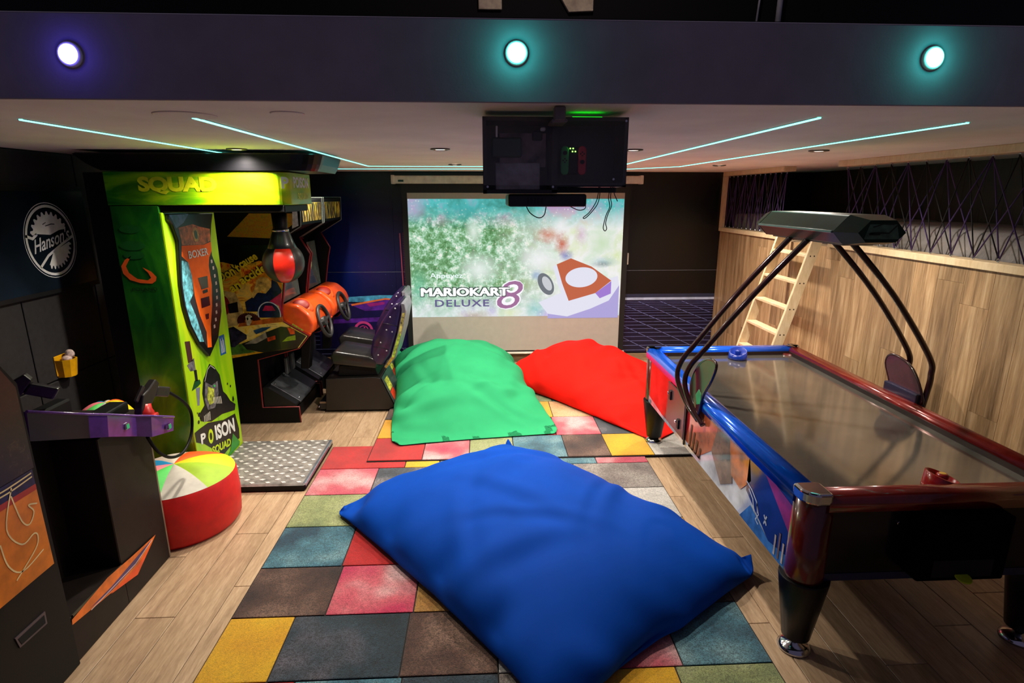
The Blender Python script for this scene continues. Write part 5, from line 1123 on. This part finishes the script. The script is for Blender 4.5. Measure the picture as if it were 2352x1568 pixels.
# sloping control deck
def dz(y): return 1.182 - (y - 2.18) * 0.43
DP = [(2.18, -1.795), (2.50, -1.795), (2.57, -1.76), (2.78, -1.765), (2.82, -1.715), (2.98, -1.695), (3.055, -1.735), (3.075, -1.85), (3.075, -2.3), (2.98, -2.36), (2.82, -2.36), (2.78, -2.33), (2.57, -2.33), (2.50, -2.36), (2.18, -2.36)]
n = len(DP); vs = []
for k_, (y, x_) in enumerate(DP): vs.append((x_, y, dz(y)))
thk = [0.125, 0.115, 0.11, 0.11, 0.115, 0.08, 0.05, 0.04, 0.04, 0.08, 0.115, 0.11, 0.11, 0.115, 0.125]
for k_, (y, x_) in enumerate(DP): vs.append((x_ + (-0.012 if x_ > -2 else 0.012), y, dz(y) - thk[k_]))
DPM = M('deck_purple', (104, 62, 146), 0.22, var=0.1, coat=0.5); DNV = M('deck_navy', (14, 14, 30), 0.4, coat=0.05, spec=0.2)
b = B(); mats = []
b.raw(vs, [tuple(range(n)), tuple(range(n, 2 * n))[::-1]], False, 0)
for i in range(n):
    j = (i + 1) % n; b.raw([vs[i], vs[j], vs[n + j], vs[n + i]], [(0, 1, 2, 3)], False, 1 if i in (0, 13) else 0)
dk2 = b.build('control_deck', [DPM, DNV], gc)
B().tube([(x_, y, dz(y) + 0.001) for y, x_ in DP[:8]], 0.006, 8).build('deck_edge', DPM, dk2)
for y in (2.70, 2.93):
    x_ = -1.7 if y > 2.8 else -1.762
    B().box(x_ - 0.01, x_ + 0.004 + (0.006 if y > 2.8 else 0), y - 0.016, y + 0.012, dz(y) - 0.07, dz(y) - 0.04, 0.003, 1).build('deck_bolt', CHROME, dk2)
B().box(-2.0, -1.93, 2.42, 2.60, 1.02, 1.09, 0.01, 2).build('deck_button_block', KB, gc)
B().box(-1.98, -1.88, 2.72, 2.92, 0.89, 0.955, 0.01, 2).build('deck_button_block', KB, gc)
# light guns in holsters
GUNR = M('holster_red', (190, 24, 20), 0.35)
def gun(label, org, yaw):
    g = thing('light_gun', label, 'game controller', org, 'light guns')
    Mx = Matrix.Translation(org) @ Matrix.Rotation(yaw, 4, 'Z') @ Matrix.Rotation(-0.75, 4, 'Y')
    BK = M('gun_black', (24, 17, 20), 0.4, var=0.2, vs=40)
    B().prism([(-0.02, 0.0), (0.10, 0.0), (0.17, 0.012), (0.175, 0.05), (0.10, 0.068), (0.06, 0.085), (0.0, 0.06), (-0.03, 0.04)], 'y', -0.02, 0.02, 0.006, 2, M4=Mx).build('gun_body', BK, g)
    B().prism([(0.10, 0.0), (0.155, 0.01), (0.20, -0.085), (0.145, -0.10)], 'y', -0.018, 0.018, 0.008, 2, M4=Mx).build('grip', BK, g)
    B().box(0.02, 0.11, -0.008, 0.008, 0.08, 0.10, 0.003, 1, Mx).build('sight', BK, g)
    return g, Mx
g1, Mx = gun('black light gun standing in the near red holster with looped cable', Vector((-1.775, 2.87, 0.905)), 1.45)
B().lathe([(0.045, -0.02), (0.045, 0.02), (0.035, 0.035), (0.03, 0.06)], (-1.775, 2.865, 0.895), 16, axis=(0, 0.25, 1)).build('gun_holster', GUNR, gc)
B().box(-1.80, -1.72, 2.84, 2.90, 0.865, 0.90, 0.006, 2).build('holster_base', GUNR, gc)
e0 = Mx @ Vector((0.175, 0, -0.09))
P = smooth_pts([e0, (-1.73, 3.16, 0.86), (-1.73, 3.225, 0.76), (-1.735, 3.20, 0.64), (-1.74, 3.10, 0.575), (-1.745, 2.98, 0.60), (-1.755, 2.89, 0.68), (-1.77, 2.85, 0.78)], 8)
B().tube(P, 0.0085, 8).build('cable', KB, g1)
g2, Mx = gun('dark green black light gun lying on the far end of the purple deck', Vector((-2.08, 2.42, 1.10)), 0.4)

# ================================================================== POUFS
PCOL = [(240, 92, 20), (206, 196, 178), (10, 130, 180), (240, 120, 130), (84, 200, 90), (190, 184, 172), (160, 196, 40), (246, 214, 10)]
def pouf(label, Mx, r, h, dome, rot, loc):
    o = thing('pouf', label, 'pouf', loc, 'patchwork poufs')
    prof = [(r * 0.93, 0.0), (r * 1.0, 0.03), (r * 1.02, h * 0.5), (r * 0.99, h - 0.02), (r * 0.965, h)]
    n = 40; vs = []
    for rr_, z in prof:
        for i in range(n):
            a = 2 * math.pi * i / n; k = 1 + 0.012 * math.sin(3 * a + 1) * (z / h); vs.append(Mx @ Vector((rr_ * k * math.cos(a), rr_ * k * math.sin(a), z)))
    fs = [(j * n + i, j * n + (i + 1) % n, (j + 1) * n + (i + 1) % n, (j + 1) * n + i) for j in range(len(prof) - 1) for i in range(n)] + [tuple(range(n))[::-1]]
    B().raw(vs, fs, True).build('body', M('pouf_red', (206, 14, 12), 0.6, var=0.06, bump=0.1, bs=300), o)
    for k in range(8):
        a0 = rot + 2 * math.pi * k / 8; vs = []; ns, na = 8, 6
        for s_ in range(ns + 1):
            q_ = s_ / ns; rr_ = r * 0.968 * q_; zz = h + dome * (1 - q_ ** 2.2) - 0.0
            for i in range(na + 1):
                a = a0 + 2 * math.pi / 8 * i / na; puff = 0.012 * math.sin(math.pi * i / na) * math.sin(math.pi * min(1, q_ * 1.05))
                kk = 1 + 0.012 * math.sin(3 * a + 1) * q_
                dent = 0.02 * math.sin(2 * a + 0.6) * q_ * (1 - q_)
                vs.append(Mx @ Vector((rr_ * kk * math.cos(a), rr_ * kk * math.sin(a), zz + puff + dent)))
        fs = [(s_ * (na + 1) + i, s_ * (na + 1) + i + 1, (s_ + 1) * (na + 1) + i + 1, (s_ + 1) * (na + 1) + i) for s_ in range(ns) for i in range(na)]
        B().raw(vs, [f[::-1] for f in fs], True).build('top_panel', M('pouf_panel_%d' % k, PCOL[k], 0.6, var=0.05, bump=0.1, bs=300), o)
    hd_ = B(); th = rot + 2.2
    hd_.raw([Mx @ Vector((r * 1.0 * math.cos(th) + a * math.cos(th) - c_ * math.sin(th), r * 1.0 * math.sin(th) + a * math.sin(th) + c_ * math.cos(th), h + z)) for z in (0, 0.004) for a, c_ in ((-0.01, -0.03), (0.15, -0.028), (0.15, 0.028), (-0.01, 0.03))], [(0, 1, 2, 3), (7, 6, 5, 4), (0, 4, 5, 1), (1, 5, 6, 2), (2, 6, 7, 3), (3, 7, 4, 0)])
    hd_.build('strap', M('pouf_red', (206, 14, 12), 0.6), o)
    return o
pouf('red pouf with multicoloured patchwork top on the floor before the tread plate', Matrix.Translation((-1.925, 3.308, 0.002)), 0.343, 0.33, 0.07, 1.0, (-1.925, 3.305, 0))
Sh = Matrix(((1, 0, 0.26, 0), (0, 1, 0, 0), (0, 0, 1, 0), (0, 0, 0, 1)))
pouf('taller narrow patchwork pouf with red strap behind the purple gun deck', Matrix.Translation((-2.55, 3.44, 0.002)) @ Sh, 0.175, 0.66, 0.10, 0.74, (-2.53, 3.44, 0))

# ================================================================== LEFT WALL THINGS
ps = thing('wall_poster', 'black framed poster with white oval gear logo on the charcoal wall', 'poster', (XL, 3.55, 1.4))
B().box(XL, XL + 0.03, 2.85, 4.14, 1.40, 2.06, 0.004, 1).build('frame', M('poster_black', (15, 16, 18), 0.5), ps)
pp = B().box(XL + 0.029, XL + 0.031, 2.88, 4.11, 1.43, 2.03).build('print', M('poster_print', (20, 30, 40), 0.25, var=0.4, vs=2.2), ps)
LG = M('logo_white', (255, 250, 240), 0.6); b = B(); lc = (3.752, 1.73); XP = XL + 0.0318
def oring(r0, r1):
    rg = [(XP, lc[0] + q_ * 0.94 * math.cos(a), lc[1] + q_ * math.sin(a)) for q_ in (r0, r1) for a in np.linspace(0, 2 * math.pi, 49)]
    b.raw(rg, [(i, i + 1, 50 + i, 49 + i) for i in range(48)])
oring(0.232, 0.228); oring(0.218, 0.202)
def gear(a0, a1, yoff):
    pts = []
    for k in range(41):
        a = a0 + (a1 - a0) * k / 40; q_ = 0.178 if (k // 2) % 2 else 0.158; pts.append((lc[0] + q_ * 0.94 * math.cos(a), lc[1] + q_ * math.sin(a)))
    return pts
b.poly(ax(gear(0.42, math.pi - 0.25, 0) + [(lc[0] - 0.10, lc[1] + 0.045), (lc[0] + 0.0, lc[1] + 0.035), (lc[0] + 0.08, lc[1] + 0.06)], XP))
b.poly(ax(gear(-math.pi * 0.62, -0.12, 0) + [(lc[0] + 0.10, lc[1] - 0.035), (lc[0] + 0.0, lc[1] - 0.07)], XP))
ribbon(b, [(lc[0] - 0.13, lc[1] - 0.155), (lc[0] - 0.05, lc[1] - 0.09), (lc[0] + 0.08, lc[1] - 0.03), (lc[0] + 0.19, lc[1] + 0.015)], 0.016, XP, 'x')
ribbon(b, [(lc[0] - 0.20, lc[1] + 0.04), (lc[0] - 0.15, lc[1] + 0.02), (lc[0] - 0.11, lc[1] + 0.045)], 0.018, XP, 'x')
text(b, "Hanson's", (XP, lc[0] - 0.155, lc[1] - 0.072), Vector((0, 1, 0.22)), Vector((0, 0, 1)), 0.33, 0.085, bold=0.012, shear=0.3)
b.build('logo', LG, pp)
b = B(); ribbon(b, [(lc[0] - 0.05, lc[1] + 0.10), (lc[0] - 0.02, lc[1] + 0.112), (lc[0] - 0.03, lc[1] + 0.09), (lc[0] + 0.02, lc[1] + 0.10), (lc[0] + 0.05, lc[1] + 0.098)], 0.006, XP + 0.0008, 'x'); b.build('logo_scribble', M('letter_black', (16, 14, 12), 0.4), pp)
# grey round camera beside the boxing machine
cm = thing('wall_camera', 'small grey round camera on the charcoal wall left of the boxing machine', 'camera', (XL, 4.31, 2.07))
B().lathe([(0.06, 0), (0.06, 0.02), (0.045, 0.04), (0.02, 0.045)], (XL, 4.31, 2.07), 20, axis=(1, 0, 0)).build('dome', M('camera_grey', (90, 92, 96), 0.5), cm)
B().lathe([(0.02, 0.044), (0.018, 0.052), (0.01, 0.056)], (XL, 4.31, 2.07), 16, axis=(1, 0, 0)).build('lens', KBG, cm)
# yellow cup on the wall
yc_ = thing('wall_cup', 'yellow plastic holder hanging on the charcoal wall below the poster', 'holder', (XL, 3.67, 0.86))
YC = M('cup_yellow', (236, 172, 8), 0.4)
ring_ = lambda z, k: [(XL + 0.002 + a * k, 3.665 + c_ * k, z) for a, c_ in ((0, -0.055), (0.05, -0.055), (0.085, -0.035), (0.095, 0.0), (0.085, 0.035), (0.05, 0.055), (0, 0.055))]
vs = ring_(0.87, 0.82) + ring_(0.985, 1.0) + ring_(0.985, 0.92) + ring_(0.90, 0.78); n = 7
fs = [(j * n + i, j * n + (i + 1) % n, (j + 1) * n + (i + 1) % n, (j + 1) * n + i) for j in range(3) for i in range(n)] + [tuple(range(n))[::-1], tuple(range(3 * n, 4 * n))]
B().raw(vs, fs, False).build('cup', YC, yc_)
B().box(XL, XL + 0.008, 3.61, 3.72, 0.88, 1.01, 0.003, 1).build('back_plate', YC, yc_)
pp_ = B(); pp_.ball((XL + 0.05, 3.69, 1.01), 0.028, 0.024, 0.03, 12, 8); pp_.ball((XL + 0.045, 3.665, 0.985), 0.03, 0.026, 0.02, 12, 8)
tag(pp_.build('crumpled_paper', M('paper_pale', (200, 176, 168), 0.8, var=0.25, vs=60, bump=0.6, bs=60)), 'crumpled pale paper sticking out of the yellow wall holder', 'paper')

# ================================================================== HANGING CONSOLE BOX AND PROJECTOR
cb = thing('console_box', 'black wall of boxes hanging from the ceiling with clear front cover', 'console box', (0.245, 2.08, 2.03))
cbx = B()
cbx.box(0.0, 0.485, 2.135, 2.15, 2.012, 2.252); cbx.box(0.0, 0.012, 1.985, 2.15, 2.008, 2.252); cbx.box(0.473, 0.485, 1.985, 2.15, 2.03, 2.252)
cbx.box(0.0, 0.485, 1.985, 2.15, 2.24, 2.252); cbx.box(0.0, 0.25, 1.985, 2.15, 2.008, 2.02); cbx.box(0.25, 0.485, 1.985, 2.15, 2.03, 2.042); cbx.box(0.232, 0.25, 1.985, 2.15, 2.012, 2.25)
cbx.build('housing', M('console_black', (8, 9, 11), 0.35), cb)
t = NT('clear_acrylic'); t.p.inputs['Roughness'].default_value = 0.03; t.p.inputs['Alpha'].default_value = 0.05
t.l(t.ramp(t.noise(t.coords('Object'), 8), [(0.3, (226, 232, 234)), (0.7, (240, 244, 244))]), t.p.inputs['Base Color'])
B().box(0.002, 0.483, 1.981, 1.984, 2.035, 2.25).build('cover', t.m, cb)
B().box(0.045, 0.205, 2.128, 2.134, 2.022, 2.115, 0.002, 1).build('card_panel', M('card_mauve', (244, 218, 222), 0.6, var=0.2, vs=20), cb)
B().box(0.06, 0.225, 2.131, 2.1345, 2.10, 2.215).build('back_print', M('card_dark_mauve', (176, 148, 154), 0.6, var=0.4, vs=12), cb)
for x_, z_ in ((0.235, 2.03), (0.015, 2.03), (0.475, 2.24), (0.44, 2.055)): B().cyl((x_, 1.984, z_), (x_, 1.978, z_), 0.004, n=8).build('screw', CHROME, cb)
B().box(0.215, 0.265, 1.87, 1.985, 2.222, 2.232, 0.003, 1).build('mount_arm', M('mount_grey', (110, 104, 108), 0.5), cb)
B().box(0.222, 0.258, 1.865, 1.90, 2.226, 2.269, 0.004, 1).build('mount_post', M('mount_grey', (110, 104, 108), 0.5), cb)
B().box(0.30, 0.40, 2.01, 2.02, 2.2525, 2.256).build('status_light', M('status_green', (30, 230, 40), 0.4, emis=(20, 255, 30), es=3.0), cb)
tag(B().box(0.03, 0.135, 2.06, 2.11, 2.13, 2.195, 0.006, 2).build('router', M('router_teal_black', (10, 64, 54), 0.25)), 'dark teal box inside the left half of the hanging console box', 'router')
tag(B().box(0.17, 0.205, 2.05, 2.075, 2.185, 2.215, 0.004, 2).build('adapter', M('adapter_black', (12, 16, 16), 0.4)), 'small black adapter near the top of the hanging console box', 'adapter')
tag(B().box(0.195, 0.212, 2.02, 2.04, 2.212, 2.224, 0.003, 1).build('plug', M('plug_white', (225, 230, 235), 0.4)), 'small white plug near the top of the hanging console box', 'plug')
tag(B().box(0.044, 0.050, 2.0, 2.02, 2.19, 2.225, 0.001, 1).build('white_strip', M('plug_white', (225, 230, 235), 0.4)), 'thin pale strip inside the left half of the console box', 'strip')
dk3 = thing('charging_dock', 'black charging dock with four green lights in the hanging console box', 'dock', (0.315, 2.09, 2.08))
B().box(0.300, 0.332, 2.07, 2.12, 2.075, 2.165, 0.004, 2).build('dock_body', KB, dk3)
for x_, z_ in ((0.304, 2.160), (0.314, 2.160), (0.312, 2.150), (0.322, 2.150)): B().box(x_ - 0.002, x_ + 0.002, 2.067, 2.07, z_ - 0.002, z_ + 0.002).build('dock_light', M('dock_led', (120, 255, 90), 0.4, emis=(130, 255, 80), es=6.0), dk3)
def pad(label, x0, x1, col, flip):
    g = thing('game_controller', label, 'controller', ((x0 + x1) / 2, 2.09, 2.072), 'slim game controllers')
    xc = (x0 + x1) / 2; r_ = (x1 - x0) / 2
    pts = []
    for a in np.linspace(0, math.pi, 10): pts.append((xc + r_ * math.cos(a), 2.155 + r_ * math.sin(a)))
    for a in np.linspace(math.pi, 2 * math.pi, 10): pts.append((xc + r_ * math.cos(a), 2.085 + r_ * math.sin(a)))
    B().prism(pts, 'y', 2.07, 2.095, 0.003, 2).build('shell', M('pad_%d' % col[0], col, 0.45, emis=col, es=0.0), g)
    B().cyl((xc, 2.07, 2.145 if not flip else 2.115), (xc, 2.060, 2.145 if not flip else 2.115), 0.007, n=14).build('stick', KB, g)
    for dx, dz_ in ((0.006, 0), (-0.006, 0), (0, 0.006), (0, -0.006)): B().cyl((xc + dx, 2.07, (2.12 if not flip else 2.142) + dz_), (xc + dx, 2.067, (2.12 if not flip else 2.142) + dz_), 0.0025, n=8).build('button', KB, g)
pad('green slim game controller on the dock in the hanging console box', 0.272, 0.300, (40, 190, 100), False); pad('red slim game controller on the dock in the hanging console box', 0.333, 0.361, (255, 40, 70), True)
pj = thing('projector', 'black projector hanging under the console box in front of the screen', 'projector', (0.22, 2.15, 1.96))
B().box(0.085, 0.355, 2.0, 2.25, 1.964, 2.007, 0.008, 3).build('case', M('projector_black', (11, 12, 15), 0.35), pj)
B().cyl((0.29, 2.25, 1.985), (0.29, 2.27, 1.985), 0.018).build('lens', KBG, pj)
for k in range(5): B().box(0.15 + k * 0.012, 0.156 + k * 0.012, 1.997, 2.001, 1.975, 1.995).build('vent', KBG, pj)
CK2 = M('cable_black', (9, 9, 10), 0.5)
B().tube(smooth_pts([(0.15, 2.06, 1.968), (0.165, 2.06, 1.942), (0.195, 2.06, 1.925), (0.215, 2.06, 1.935), (0.222, 2.06, 1.966)], 8), 0.0018, 6).build('cable', CK2, pj)
B().tube(smooth_pts([(0.30, 2.06, 1.968), (0.335, 2.06, 1.952), (0.358, 2.06, 1.955), (0.362, 2.06, 1.968), (0.352, 2.06, 1.978)], 8), 0.0016, 6).build('cable', CK2, pj)
for lb, p_ in (('black wrist strap loop hanging under the console box, left one', [(0.395, 2.0, 2.03), (0.393, 2.0, 2.0), (0.385, 2.0, 1.975), (0.365, 2.0, 1.945), (0.345, 2.0, 1.928), (0.352, 2.0, 1.926), (0.372, 2.0, 1.945), (0.392, 2.0, 1.972), (0.399, 2.0, 2.0), (0.399, 2.0, 2.03)]),
               ('black wrist strap loop hanging under the console box, right one', [(0.436, 2.0, 2.03), (0.430, 2.0, 1.995), (0.436, 2.0, 1.965), (0.424, 2.0, 1.935), (0.416, 2.0, 1.895), (0.422, 2.0, 1.882), (0.428, 2.0, 1.89), (0.424, 2.0, 1.91), (0.431, 2.0, 1.94), (0.442, 2.0, 1.968), (0.437, 2.0, 1.998), (0.442, 2.0, 2.03)]),
               ('short loose black cable end hanging under the console box', [(0.447, 2.0, 2.03), (0.449, 2.0, 2.01), (0.458, 2.0, 1.99), (0.462, 2.0, 1.982)])):
    tag(B().tube(smooth_pts(p_, 6), 0.0015, 6).build('wrist_strap', CK2), lb, 'strap')
